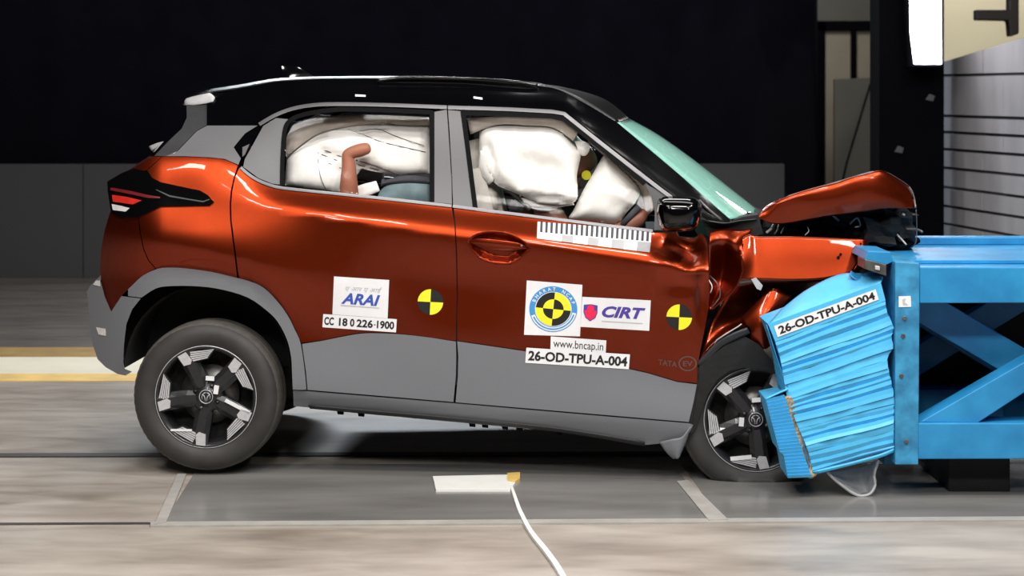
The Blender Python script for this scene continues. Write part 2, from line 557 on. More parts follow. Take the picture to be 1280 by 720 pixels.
DENTS = [(864, 312, 15, 16, .040), (845, 304, 14, 12, .018), (868, 338, 18, 9, -.022), (878, 368, 9, 30, .018), (850, 356, 24, 12, .010), (830, 330, 16, 10, -.006)]
def vsurf(px, py):
    v = column(px)(py)
    if px < 205:
        v += ((205 - px) / 100.0) ** 2 * 0.22
    if 578 < px < 668 and 284 < py < 334:
        d = pdist((px, py), LEAF)
        if d > 0:
            t = min(1, d / 9.0)
            v += 0.048 * t * t * (3 - 2 * t)
    if px > 800 and py > 285:
        for cx, cy, sx, sy, a in DENTS:
            v += a * math.exp(-((px - cx) / sx) ** 2 - ((py - cy) / sy) ** 2)
    return v
def surf(px, py, off=0.0):
    return P(px, py, vsurf(px, py) + off)
def snorm(px, py, off=0.0):
    d = 0.6
    a = surf(px + d, py, off) - surf(px - d, py, off)
    b = surf(px, py + d, off) - surf(px, py - d, off)
    n = a.cross(b)
    if n.y > 0: n = -n
    return n.normalized()

def grid2d(poly, step, lines=()):
    bm = bmesh.new()
    vs_ = [bm.verts.new((x, -y, 0)) for x, y in poly]
    f = bm.faces.new(vs_)
    bm.normal_update()
    xs = [p[0] for p in poly]; ys = [p[1] for p in poly]
    cuts = []
    x = math.ceil(min(xs) / step) * step
    while x < max(xs): cuts.append(('x', x)); x += step
    y = math.ceil(min(ys) / step) * step
    while y < max(ys): cuts.append(('y', y)); y += step
    cuts += list(lines)
    for ax, val in cuts:
        g = bm.verts[:] + bm.edges[:] + bm.faces[:]
        if ax == 'x':
            bmesh.ops.bisect_plane(bm, geom=g, dist=0.02, plane_co=(val + 0.013, 0, 0), plane_no=(1, 0, 0))
        else:
            bmesh.ops.bisect_plane(bm, geom=g, dist=0.02, plane_co=(0, -val - 0.013, 0), plane_no=(0, 1, 0))
    bmesh.ops.triangulate(bm, faces=[f for f in bm.faces if len(f.verts) > 4])
    return bm

def sheet(name, poly, material, parent, off=0.0, step=10.0, flange=0.016, lines=(), posf=None, norf=None):
    """a body panel: the outline cut out of the body-side surface, edges turned in"""
    posf = posf or (lambda x, y, e: surf(x, y, off + e))
    norf = norf or (lambda x, y: snorm(x, y, off))
    bm = grid2d(poly, step, lines)
    bm.verts.index_update()
    co2 = [(v.co.x, -v.co.y) for v in bm.verts]
    pos = [posf(x, y, 0.0) for x, y in co2]
    nor = [norf(x, y) for x, y in co2]
    verts = list(pos); faces = []; ln = []
    for f in bm.faces:
        idx = [v.index for v in f.verts]
        a, b, c = pos[idx[0]], pos[idx[1]], pos[idx[2]]
        if (b - a).cross(c - a).dot(nor[idx[0]]) < 0:
            idx.reverse()
        faces.append(tuple(idx))
        ln += [nor[i] for i in idx]
    if flange:
        for e in bm.edges:
            if len(e.link_faces) != 1: continue
            i, j = e.verts[0].index, e.verts[1].index
            k = len(verts)
            q = [pos[i], pos[j], posf(*co2[j], flange), posf(*co2[i], flange)]
            verts += q
            n = (q[1] - q[0]).cross(q[2] - q[0])
            cen = e.link_faces[0].calc_center_median()
            c3 = posf(cen.x, -cen.y, 0)
            if n.length > 0: n.normalize()
            if n.dot(c3 - q[0]) > 0:
                faces.append((k + 3, k + 2, k + 1, k)); n = -n
            else:
                faces.append((k, k + 1, k + 2, k + 3))
            ln += [n] * 4
    bm.free()
    o = mesh(name, verts, faces, material, parent, True)
    o.data.normals_split_custom_set([tuple(n) for n in ln])
    return o

def stroke(pts, w):
    """polygon of a band of width w (pixels) along a line"""
    L, R = [], []
    n = len(pts)
    for i, (x, y) in enumerate(pts):
        a = pts[max(i - 1, 0)]; b = pts[min(i + 1, n - 1)]
        dx, dy = b[0] - a[0], b[1] - a[1]
        l = math.hypot(dx, dy) or 1
        ww = w[i] if isinstance(w, (list, tuple)) else w
        L.append((x - dy / l * ww / 2, y + dx / l * ww / 2)); R.append((x + dy / l * ww / 2, y - dx / l * ww / 2))
    return L + R[::-1]

def mirrored(o, parent):
    """the same part on the far side of the car"""
    me = o.data.copy()
    n = len(me.loops)
    for v in me.vertices:
        v.co.y = 2 * VC - v.co.y
    me.flip_normals()
    c = bpy.data.objects.new(o.name.split('.')[0], me)
    for md in o.modifiers:
        if md.type == 'SOLIDIFY': solid(c, md.thickness, md.offset)
        if md.type == 'BEVEL': bevel(c, md.width, md.segments)
        if md.type == 'SUBSURF': subsurf(c, md.levels)
    return link(c, parent)

# ---- flat print: lettering from the built-in font, as mesh outlines
def text2d(body, offset=0.0, shear=0.0, spacing=1.0):
    cu = bpy.data.curves.new('lettering', 'FONT')
    cu.body = body; cu.size = 1.0; cu.offset = offset; cu.shear = shear; cu.space_character = spacing
    cu.resolution_u = 3
    o = bpy.data.objects.new('lettering', cu)
    COL.objects.link(o)
    bpy.context.view_layer.update()
    dg = bpy.context.evaluated_depsgraph_get()
    me = bpy.data.meshes.new_from_object(o.evaluated_get(dg))
    vv = [(v.co.x, v.co.y) for v in me.vertices]
    ff = [tuple(p.vertices) for p in me.polygons]
    bpy.data.objects.remove(o); bpy.data.curves.remove(cu); bpy.data.meshes.remove(me)
    return vv, ff

def bil(q, s, t):
    """quad corners tl, tr, br, bl; s to the right, t downwards"""
    (ax, ay), (bx, by), (cx, cy), (dx, dy) = q
    return ((ax * (1 - s) + bx * s) * (1 - t) + (dx * (1 - s) + cx * s) * t,
            (ay * (1 - s) + by * s) * (1 - t) + (dy * (1 - s) + cy * s) * t)

class Decal:
    """one sticker: backing and print joined in one mesh with several materials, laid on a surface"""
    def __init__(s, posf):
        s.v, s.f, s.fm, s.mats, s.posf = [], [], [], [], posf
    def mi(s, m):
        if m not in s.mats: s.mats.append(m)
        return s.mats.index(m)
    def poly(s, pts, m, lift):
        k = len(s.v)
        P3 = [s.posf(x, y, lift) for x, y in pts]
        s.v += P3
        s.f.append(tuple(range(k, k + len(pts)))); s.fm.append(s.mi(m))
    def quad(s, q, m, lift, n=6):
        for i in range(n):
            for j in range(n):
                s.poly([bil(q, i / n, j / n), bil(q, (i + 1) / n, j / n), bil(q, (i + 1) / n, (j + 1) / n), bil(q, i / n, (j + 1) / n)], m, lift)
    def text(s, q, body, m, lift, offset=0.0, shear=0.0, spacing=1.0):
        vv, ff = text2d(body, offset, shear, spacing)
        x0 = min(v[0] for v in vv); x1 = max(v[0] for v in vv); y0 = min(v[1] for v in vv); y1 = max(v[1] for v in vv)
        k = len(s.v)
        for x, y in vv:
            s.v.append(s.posf(*bil(q, (x - x0) / (x1 - x0), 1 - (y - y0) / (y1 - y0)), lift))
        for f in ff:
            s.f.append(tuple(i + k for i in f)); s.fm.append(s.mi(m))
    def sector(s, q, r0, r1, a0, a1, m, lift, n=10, c=(0.5, 0.5)):
        def pt(r, a): return bil(q, c[0] + r * math.cos(a), c[1] - r * math.sin(a))
        for i in range(n):
            u, w = a0 + (a1 - a0) * i / n, a0 + (a1 - a0) * (i + 1) / n
            if r0 > 0: s.poly([pt(r0, u), pt(r1, u), pt(r1, w), pt(r0, w)], m, lift)
            else: s.poly([pt(0, 0), pt(r1, u), pt(r1, w)], m, lift)
    def build(s, name, parent, label=None, want=None):
        want = want or Vector((0, -1, 0))
        o = mesh(name, s.v, s.f, None, parent, False, s.mats, s.fm)
        bm = bmesh.new(); bm.from_mesh(o.data)
        bm.normal_update()
        for f in bm.faces:
            if f.normal.dot(want) < 0: f.normal_flip()
        bm.to_mesh(o.data); bm.free()
        if label: o['label'] = label
        return o

# ------------------------------------------------------------------ THE SETTING
floor = box('floor', (-14, -9, -0.2), (14, 4.02, 0.0), M['floor'])
tag(floor, 'stained polished concrete floor of the test hall', 'floor', kind='structure')
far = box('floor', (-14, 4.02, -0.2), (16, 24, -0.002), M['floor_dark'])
tag(far, 'darker floor strip running to the back wall', 'floor', kind='structure')

def floor_strip(name, pts, z, material, parent=None):
    g = [G(x, y, z) for x, y in pts]
    fr = [Vector((p.x, p.y, z)) for p in g]
    bk = [Vector((p.x, p.y, z - 0.012)) for p in g]
    return prism3(name, fr, bk, material, parent)
# photographic pit covers, one slab each, and the joints beside them
for pts in ([(205, 652), (250, 580), (540, 580), (640, 580), (842, 580), (893, 650)],
            [(903, 650), (852, 580), (1100, 580), (1560, 580), (1700, 648)]):
    floor_strip('pit_cover', pts, 0.004, M['pit'], floor)
tag(floor_strip('trim_1', [(-200, 567), (1560, 562), (1560, 566), (-200, 571)], 0.006, M['groove']), 'black slot in the floor beneath the car', 'floor slot', kind='structure')
tag(floor_strip('trim_2', [(188, 652), (1500, 644), (1500, 648.5), (188, 657)], 0.007, M['tape_grey']), 'pale edge strip along the pit covers', 'floor strip', kind='structure')
tag(floor_strip('trim_3', [(-200, 654), (188, 652.6), (188, 655), (-200, 657)], 0.002, M['groove']), 'thin dark joint in the concrete', 'floor joint', kind='structure')
tag(floor_strip('trim_4', [(-260, 446), (1700, 446), (1760, 468), (-300, 468)], 0.002, M['cream_paint']), 'cream painted band along the walkway edge', 'floor band', kind='structure')
tag(floor_strip('trim_5', [(-260, 434), (1700, 434), (1700, 446), (-260, 446)], 0.003, M['ochre']), 'ochre line at the far edge of the walkway', 'floor line', kind='structure')
tag(floor_strip('trim_6', [(-260, 467), (1700, 467), (1700, 476), (-260, 476)], 0.003, M['tape_yellow']), 'faded yellow line on the near edge of the walkway', 'floor line', kind='structure')

tag(floor_strip('floor_tape', [(193, 655), (222, 592), (233, 592), (208, 652)], 0.010, M['tape_grey']), 'grey tape strip on the floor below the rear wheel', 'tape')
tag(floor_strip('floor_tape', [(846, 601), (860, 600), (910, 649), (886, 650)], 0.010, M['tape_grey']), 'grey tape strip on the floor below the front wheel', 'tape')
tag(floor_strip('floor_marker', [(541, 595), (640, 593), (648, 597), (638, 612), (545, 612)], 0.012, M['tape']), 'white rectangular marker plate on the floor under the doors', 'marker')
lp = [(639, 607), (643, 618), (646, 627), (651, 640), (664, 664), (680, 684), (692, 700), (702, 716), (712, 736)]
tag(floor_strip('chalk_line', stroke(spline(lp, 3), [3.2 + 0.16 * i for i in range(25)]), 0.0145, M['tape']), 'thin white line running from the marker plate toward the viewer', 'line')
tag(floor_strip('tape_scrap', [(634, 591), (650, 590), (650, 598), (643, 602), (634, 600)], 0.0155, M['tape_yellow']), 'yellowish tape scrap at the corner of the marker plate', 'tape')

# back wall, drape, low board
tag(box('wall_back', (-14, 9.5, 0), (2.74, 9.7, 8), M['black_col']), 'black back wall of the hall', 'wall', kind='structure')
xl, xr = -13.0, W(1022, 0, 9.2).x
n = 300
dv, df = [], []
for i in range(n + 1):
    x = xl + (xr - xl) * i / n
    y = 9.2 + 0.02 * math.sin(x * 5) + 0.008 * math.sin(x * 13 + 1)
    dv += [(x, y, 0.02), (x, y, 7.5)]
for i in range(n):
    df.append((2 * i, 2 * i + 2, 2 * i + 3, 2 * i + 1))
cur = solid(mesh('curtain', dv, df, M['curtain'], None, True), 0.01)
tag(cur, 'floor-length black curtain hung across the back of the hall', 'curtain')
xe = W(980, 0, 8.9).x
for k in range(5):
    x0 = -13 + (xe + 13) * k / 5
    pb = box('wall_panel', (x0 + 0.004, 8.85, 0), (x0 + (xe + 13) / 5 - 0.004, 8.95, W(0, 205, 8.9).z), M['lowwall'])
    tag(pb, 'dark grey low wall board in front of the black curtain', 'wall board', 'low wall boards', kind='structure')

# doorway region behind the bonnet
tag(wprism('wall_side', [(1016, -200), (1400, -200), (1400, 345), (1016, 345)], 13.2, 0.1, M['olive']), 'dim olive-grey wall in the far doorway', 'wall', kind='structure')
dr = empty('door_1'); tag(dr, 'beige door leaf standing half seen beyond the black column', 'door', kind='structure')
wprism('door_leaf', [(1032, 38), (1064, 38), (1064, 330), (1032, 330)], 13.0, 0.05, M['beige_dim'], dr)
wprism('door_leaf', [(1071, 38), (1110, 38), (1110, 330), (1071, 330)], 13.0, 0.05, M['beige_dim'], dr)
wprism('door_frame', [(1023, 26), (1112, 26), (1112, 38), (1023, 38)], 12.95, 0.1, M['black_col'], dr)
wprism('door_frame', [(1064, 38), (1071, 38), (1071, 330), (1064, 330)], 12.95, 0.1, M['black_col'], dr)
wprism('door_frame', [(1016, 26), (1032, 26), (1030, 330), (1016, 330)], 12.95, 0.1, M['black_col'], dr)
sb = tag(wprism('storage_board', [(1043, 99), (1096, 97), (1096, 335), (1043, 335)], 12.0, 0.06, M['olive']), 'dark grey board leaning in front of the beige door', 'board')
tag(tube('prop_rod', [W(1088, 105, 11.6), W(1058, 205, 11.3), W(1030, 332, 11.0)], 0.012, M['black_col']), 'thin black rod slanting across the grey board', 'rod')

colm = tag(wprism('trim_7', [(1099, -300), (1180, -300), (1180, 372), (1099, 372)], 5.6, 0.35, M['black_col']), 'broad matt black column between doorway and block wall', 'column', kind='structure')
lampr = empty('studio_lamp', W(1155, 40, 5.3)); tag(lampr, 'glowing white flood lamp mounted high on the black column', 'lamp')
def wlocal(o, root):
    o.parent = root
    o.matrix_parent_inverse = Matrix.Translation(-root.location)
    return o
wlocal(wprism('lamp_diffuser', [(1138, -60), (1176, -60), (1177, 80), (1144, 80), (1139, 40)], 5.30, 0.04, M['lamp_on']), lampr)
wlocal(wprism('lamp_housing', [(1134, -64), (1179, -64), (1179, 83), (1140, 83)], 5.345, 0.2, M['black_col']), lampr)
for (a, b, lab) in ((1163, 122, 'small pale bolt plate high on the black column'), (1124, 187, 'small pale bolt plate low on the black column')):
    tag(bevel(wprism('bolt_plate', [(a - 6, b + 3), (a - 1, b - 5), (a + 6, b - 2), (a + 4, b + 5)], 5.585, 0.02, M['lowwall']), 0.004), lab, 'bolt plate')

tag(wprism('wall_right', [(1175, -260), (1700, -260), (1700, 340), (1175, 340)], 10.5, 0.1, M['beige']), 'beige upper wall at the right of the hall', 'wall', kind='structure')

# concrete block wall: courses of single blocks on a face receding into the picture
bw = empty('block_wall'); tag(bw, 'pale concrete block wall with dark joints behind the blue frame', 'wall', kind='structure')
far_p = W(1168, 200, 6.2); far_p.z = 0
dirv = Vector((0.165, -0.986, 0)).normalized()     # towards the viewer
nrm = Vector((-dirv.y, dirv.x, 0))
if nrm.x > 0: nrm = -nrm
def zat(py): return H - (py - HY) / F * (6.2 + DC)
cy = [62, 95, 145, 165, 186, 209, 233, 256, 278, 300, 322, 345, 368, 391]
zb = [zat(y) for y in cy]
Lw = 4.4
def wallbox(name, s0, s1, z0, z1, t0, t1, material, zt=None):
    q = []
    for (s, t) in ((s0, t0), (s1, t0), (s1, t1), (s0, t1)):
        p = far_p + dirv * s - nrm * t
        q.append(p)
    lo = [Vector((p.x, p.y, z0)) for p in q]
    hi = [Vector((p.x, p.y, z1 if not zt else zt[0 if i in (0, 3) else 1])) for i, p in enumerate(q)]
    return prism3(name, lo, hi, material, bw)
wallbox('mortar_core', 0.0, Lw, 0.0, zb[1] + 0.03, 0.02, 0.8, M['mortar'])
for r in range(1, len(zb) - 1):
    nb = 5 if r != 1 else 7
    st = (r % 2) * 0.35
    edges = [0.0] + [st + 0.88 * k for k in range(1, 5)] + [Lw]
    edges = sorted(set(e for e in edges if e <= Lw))
    for a, b in zip(edges, edges[1:]):
        jj = random.uniform(-0.006, 0.006)
        wallbox('concrete_block', a + 0.004, b - 0.004, max(zb[r + 1], 0) + 0.014, zb[r] - 0.008, jj, 0.3, M['block'])
# sloping cap blocks at the top
def topz(s): return zat(84) + 0.10 * s + 0.02
for k in range(5):
    a, b = 0.88 * k, 0.88 * (k + 1)
    wallbox('concrete_block', a + 0.004, b - 0.004, zb[1] + 0.012, 0, 0.0, 0.3, M['block'], zt=(topz(a), topz(b)))
arm = tag(wprism('steel_bracket', [(1221, 12), (1262, 12), (1262, -30), (1274, -30), (1274, 42), (1263, 46), (1261, 26), (1221, 25)], 6.4, 0.12, M['brown_steel'], None, 0.01), 'dark brown steel bracket jutting above the block wall', 'bracket')

# ------------------------------------------------------------------ THE CAR
car = empty('car', (0, 0, 0), -TH)
tag(car, 'burnt-orange compact car with black roof and grey cladding, nose crushed into the blue barrier', 'car')
far_parts = []
def fp(o):
    far_parts.append(o); return o

ARCH_O = [(152.5, 369), (165, 357), (178, 345), (197, 336), (213, 334.5), (232, 335.5), (265, 340), (290, 346), (312, 351.5), (330, 360), (347, 377), (360, 395), (369, 413), (376, 430), (381, 465), (383, 487)]
ARCH_I = [(366, 487), (365, 465), (364, 447), (359, 425), (347, 402), (332, 387), (310, 372), (280, 362.5), (250, 358), (215, 357.5), (195, 360.5), (177, 372)]
SHUT_R = [(298, 207), (293, 222), (289.5, 238), (288, 255), (288.5, 275), (291, 295), (294, 318), (296, 335), (297.5, 347.5)]
SHUT_M = [(565.5, 257.5), (568, 280), (570, 320), (571, 370), (570, 400), (570, 426)]
SHUT_M2 = [(570, 426), (571.5, 445), (571, 470), (568, 502.5)]
def ln(a, b, n): return [(a[0] + (b[0] - a[0]) * i / n, a[1] + (b[1] - a[1]) * i / n) for i in range(n + 1)]

# rear quarter
q_poly = spline([(203, 196), (230, 196.2), (262, 197.6), (281, 199.8), (297.2, 207)], 4) + [(x - 1, y) for x, y in SHUT_R[1:]]
arch_part = [p for p in ARCH_O if 195 < p[0] < 297]
q_poly += arch_part[::-1] + [(195.5, 336), (186, 325), (180, 311), (176, 292), (172.5, 264), (186, 262), (196, 256), (190, 222), (184, 213)]
fp(sheet('rear_quarter_panel', q_poly, M['paint'], car, step=7))
# painted bumper corner
bc = [(171.5, 264), (175, 292), (179, 311.5), (185, 325.5), (194, 336), (178, 345), (165, 357), (152.5, 369), (139, 389), (131, 371), (126.5, 352), (125, 335), (126.5, 312), (131, 287), (138, 264), (152, 270)]
fp(sheet('bumper_corner', bc, M['paint'], car, step=6))
# shoulder of the tailgate
ts = [(150, 217), (168, 210), (192, 195.5), (202, 196), (183, 213), (170, 214)]
fp(sheet('tailgate_shoulder', ts, M['paint'], car, step=5, off=0.004))
# tail lamp
TL = [(134, 227), (150, 217.5), (167, 210.5), (182, 214), (190, 222), (200, 227.5), (230, 234), (250, 238), (260, 244), (267, 252), (262, 256.5), (230, 257), (200, 257.5), (185, 265), (172, 272), (152, 272), (139, 266), (137, 255), (134.5, 238)]
tl = fp(sheet('tail_lamp', TL, M['lamp_black'], car, off=-0.010, step=6, flange=0.03)); tl['label'] = 'smoked tail lamp tapering forward'
sheet('lamp_strip', stroke([(138, 236), (160, 240), (185, 245.5), (200, 247)], [3.4, 4, 3.6, 1.5]), M['lamp_dim'], tl, off=-0.0135, step=8, flange=0.004)['label'] = 'thin red light strip'
sheet('lamp_lens', [(140, 243.5), (158, 246), (177, 250.5), (166, 255.5), (141, 252)], M['lamp_red'], tl, off=-0.0135, step=8, flange=0.004)['label'] = 'bright red brake lens'
sheet('lamp_lens', [(139.5, 255), (150, 257), (162, 260), (157, 264.5), (141, 262.5)], M['lamp_white'], tl, off=-0.0135, step=8, flange=0.004)['label'] = 'clear reversing lens'
sheet('lamp_strip', stroke([(195, 237), (212, 245), (235, 249), (254, 252), (262, 249)], [1, 2, 1.6, 1.6, 1]), M['darkgrey'], tl, off=-0.0135, step=8, flange=0.003)

# pillars
cp = [(259, 157), (322, 157), (306, 167), (292, 184), (301, 198), (298, 206), (281, 198.6), (262, 196.6), (230, 195.2), (207, 195.2), (222, 189), (246, 164)]
fp(sheet('rear_pillar_panel', cp, M['grey_pillar'], car, step=8))['label'] = 'grey rear pillar panel'
dp = [(233, 131), (258.5, 129), (258.5, 156.5), (245.5, 163.5), (221, 189), (206, 195.4), (193, 194.6), (213, 174), (227, 161), (233.5, 147)]
fp(sheet('tailgate_edge', dp, M['darkgrey'], car, step=7, off=0.012))
hp = [(323, 157.2), (327.5, 156.5), (316, 176), (313, 183), (305, 198), (301.5, 197.4), (292.5, 184), (306.5, 167.4)]
hk = fp(sheet('door_handle', hp, M['black_gloss'], car, step=6, off=0.014)); hk['label'] = 'hidden black rear door handle'
sheet('handle_pull', [(303, 184), (312, 180), (306, 193), (303, 196)], M['trim'], hk, off=0.008, step=5)

# side of roof and front pillar in black
rs = [(259, 127), (280, 116.5), (300, 110.5), (345, 101.8), (400, 98.6), (460, 98.2), (520, 98.6), (580, 100.5), (640, 105), (690, 109.7), (715, 120), (745, 137), (772, 153.5), (805, 181), (850, 219), (895, 259), (913, 275), (900, 281), (884, 276), (843, 245), (800, 212), (750, 173), (705.5, 137.5), (640, 134), (565, 131.4), (480, 128.2), (415, 127), (388, 128.5), (365, 133), (345, 140.5), (326, 151.5), (322, 156.5), (259, 156.5)]
rsd = fp(sheet('roof_side', rs, M['black_gloss'], car, step=9)); rsd['label'] = 'gloss black roof side and front pillar'
sheet('roof_tape', [(444, 118), (457, 118.6), (457, 121), (444, 120.4)], M['white'], rsd, off=-0.002, step=20, flange=0.001)
sheet('roof_tape', [(592, 120.4), (603, 122), (603, 124.6), (592, 123)], M['white'], rsd, off=-0.002, step=20, flange=0.001)

# window trims and door frames
tr1 = spline([(324, 155.5), (343, 144.4), (365, 136), (390, 131.4), (420, 130), (480, 131), (558.5, 134)], 3)
fp(sheet('window_trim', stroke(tr1, 4.6), M['trim'], car, off=-0.004, step=12))
tr2 = [(560, 134.2), (600, 135.3), (640, 136.7), (690, 139.4), (705, 142)] + [(730, 162), (750, 178), (800, 217), (824, 235.5), (839, 246.5)]
fp(sheet('window_trim', stroke(tr2, 4.6), M['trim'], car, off=-0.004, step=12))
belt1 = [(301, 209), (309, 216.5), (322, 225), (338, 231.5), (354, 235), (400, 240), (480, 248), (564.5, 257.4)]
belt2 = [(566, 257.6), (620, 264.5), (700, 274.5), (760, 282), (816, 288.5)]
fp(sheet('belt_moulding', stroke(spline(belt1, 3), 3.6), M['trim'], car, off=-0.006, step=12))
fp(sheet('belt_moulding', stroke(belt2, 3.6), M['trim'], car, off=-0.006, step=12))

# rear door
rd_top = [(299, 209.5), (308, 218), (322, 227), (338, 233.6), (354, 237), (400, 242), (480, 250), (564.5, 259.4)]
rd = rd_top + SHUT_M[1:] + spline([(505, 417.4), (470, 415.5), (450, 416.2), (430, 419.5), (402, 425.2), (377, 428.5)], 3)[0:] + [(369.6, 412), (360.6, 394), (347.6, 376), (330.6, 359), (313, 350.6), (299, 348)] + [(x + 1, y) for x, y in SHUT_R[1:-1]][::-1]
rdo = fp(sheet('rear_door', rd, M['paint'], car, step=8))
rdo['label'] = 'orange rear door panel'
sail = [(329, 157.5), (345, 147.5), (360.5, 149), (355.5, 164), (352.5, 200), (352, 231), (340, 229.5), (323, 222.5), (304, 208.5), (306, 199), (315, 183)]
fp(sheet('sail_panel', sail, M['grey_pillar'], rdo, step=8, off=0.004))['label'] = 'grey sail panel behind the rear window'
fp(sheet('door_pillar', [(542, 140), (558.5, 137), (560.5, 165), (564, 222), (565, 255), (542, 252.8)], M['grey_pillar'], rdo, step=10, off=0.002))
SE1 = spline([(352.5, 232), (353, 200), (355.5, 165), (362, 151), (380, 143), (410, 138), (440, 136.6), (500, 138.5), (541, 140.5)], 3)
fp(sheet('window_seal', stroke(SE1, 5.5), M['seal'], rdo, off=-0.001, step=12))
fp(sheet('window_seal', stroke([(540, 139), (540, 200), (540, 252)], 6), M['seal'], rdo, off=-0.001, step=12))
rg = [(354, 231.5), (354.5, 200), (357, 165), (364, 152), (381, 144.6), (411, 139.6), (440, 138.2), (500, 140), (538, 142), (538, 252)]
rgl = fp(sheet('window_glass', rg, M['glass'], rdo, off=0.016, step=14, flange=0))
rc = [(571 - 1.2, 427)] + [(x - 1.2, y) for x, y in SHUT_M2[1:]] + [(480, 495.2), (384.5, 487.3), (382.5, 465), (377.6, 430)] + spline([(402, 426.2), (430, 420.5), (450, 417.2), (470, 416.5), (505, 418.2), (540, 422.3)], 3)
rcl = fp(sheet('door_cladding', rc, M['clad'], rdo, off=-0.010, step=12)); rcl['label'] = 'grey lower cladding of the rear door'

# front door
fd_top = [(567, 259.6), (620, 266.8), (700, 276.8), (760, 284.2), (817, 291)]
fd_front = [(840, 291), (862, 290.5), (878, 293), (884, 303), (885, 320), (886, 345), (886.5, 365), (885.5, 386), (880, 415), (875, 440), (871.5, 460), (871.5, 479)]
fd_bot = [(847, 476.6), (830, 471.6), (810, 465.6), (785, 460), (720, 449), (660, 438.6), (571.5, 425.6)]
fd = fd_top + fd_front + fd_bot + [(x + 1.4, y) for x, y in SHUT_M[1:-1]][::-1]
lines = [('x', x) for x in range(582, 668, 3)] + [('y', y) for y in range(286, 334, 3)] + [('x', x) for x in range(812, 888, 5)]
fdo = fp(sheet('front_door', fd, M['paint'], car, step=8, lines=lines))
fdo['label'] = 'orange front door panel with crumpled front edge'
fc = [(x, y + 1) for x, y in fd_bot[::-1]] + [(871, 480.5), (867, 502), (861, 527.5), (760, 519), (660, 510.5), (569.5, 502.8)] + [(x + 1.4, y) for x, y in SHUT_M2[1:-1]][::-1]
fcl = fp(sheet('door_cladding', fc, M['clad'], fdo, off=-0.010, step=12)); fcl['label'] = 'grey lower cladding of the front door'
fp(sheet('door_pillar', [(560, 137.2), (576, 139), (580, 165), (587, 215), (592, 262), (566.4, 256), (565.4, 222), (562, 165)], M['grey_pillar'], fdo, step=10, off=0.002))
fp(sheet('window_seal', stroke([(578.5, 139), (584, 180), (589, 220), (594.5, 263)], 6), M['seal'], fdo, off=-0.001, step=12))
SE2 = [(577, 141), (640, 143), (690, 145.5), (705, 149), (725, 164), (770, 200), (806, 230)]
fp(sheet('window_seal', stroke(SE2, 6), M['seal'], fdo, off=-0.001, step=12))
fg = [(583, 144.5), (640, 145.5), (690, 148), (704, 151.5), (724, 167), (768, 203), (803, 231), (813, 246), (817, 264), (816, 287), (760, 280.5), (680, 270.5), (597, 260), (590, 215)]
fgl = fp(sheet('window_glass', fg, M['glass'], fdo, off=0.016, step=14, flange=0))
fp(sheet('mirror_sail', [(806, 229), (827, 240.5), (842, 249), (850, 262), (850, 288), (818, 287.5), (818.5, 264), (814.5, 246)], M['darkgrey'], fdo, off=0.004, step=8))
# door pull bar across the recess
hb = []
def hpos(x, y, e): return P(x, y, 0.004 + e)
hnd = patch('door_handle', [[(586, 300, .020), (600, 298, .002), (622, 299.5, -.006), (645, 303, -.002), (660, 308.5, .018)],
                      [(586, 303, .016), (600, 304.5, .000), (622, 306.5, -.008), (645, 309.5, -.003), (660, 311, .016)],
                      [(587, 306, .026), (600, 311, .016), (622, 313.5, .008), (645, 314.5, .013), (659, 312.5, .026)]], M['paint'], fdo, 4, 4, 0.008)
hnd['label'] = 'orange pull handle over a leaf-shaped recess'
tube('recess_rim', [surf(x, y, -0.002) for x, y in spline(LEAF, 3, True)], 0.0026, M['paint'], fdo, 6, True)
tube('lock_cylinder', [P(652, 307.5, -.004), P(652, 307.5, .02)], 0.006, M['steel'], fdo, 10)

# sill
sl = [(366.5, 488.2), (384, 488.8), (480, 496.8), (568, 504), (660, 512), (760, 520.6), (861, 529), (866.5, 531), (862, 541), (851, 548), (838, 553), (804, 556.5), (760, 548), (699, 538.5), (644, 534), (585, 528.5), (509, 521.5), (454, 516.5), (395, 510.5), (367, 507.5)]
fp(sheet('sill', sl, M['clad'], car, off=-0.006, step=10))
fp(patch('sill_lower', [[(385, 507, .03), (480, 515, .03), (600, 525.5, .03), (700, 536, .03), (806, 553, .03)],
                     [(388, 511, .07), (480, 519.5, .07), (600, 530.5, .07), (700, 540.5, .07), (806, 558, .07)],
                     [(392, 506, .2), (480, 515, .2), (600, 526, .2), (700, 536, .2), (806, 552, .2)]], M['darkgrey'], car, 5, 3))
for x, y in ((425, 515.5), (451, 518), (590, 531), (606, 532), (631, 534.5), (649, 536.5), (699, 541.5)):
    cprism('clip', [(x - 4, y - 3), (x + 4, y - 2), (x + 4, y + 3), (x - 3, y + 2.4)], 0.075, 0.02, M['seal'], car)
# mud deflector ahead of the sill
patch('splash_guard', [[(824, 553, .03), (840, 549, .01), (853, 546, .01), (864, 533, .02)],
                       [(833, 566, .03), (842, 562, .012), (851, 560, .012), (858, 552, .03)],
                       [(841, 573.5, .04), (845, 573.5, .02), (848.5, 573, .02), (852, 566, .04)]], M['clad'], car, 4, 4, 0.006)

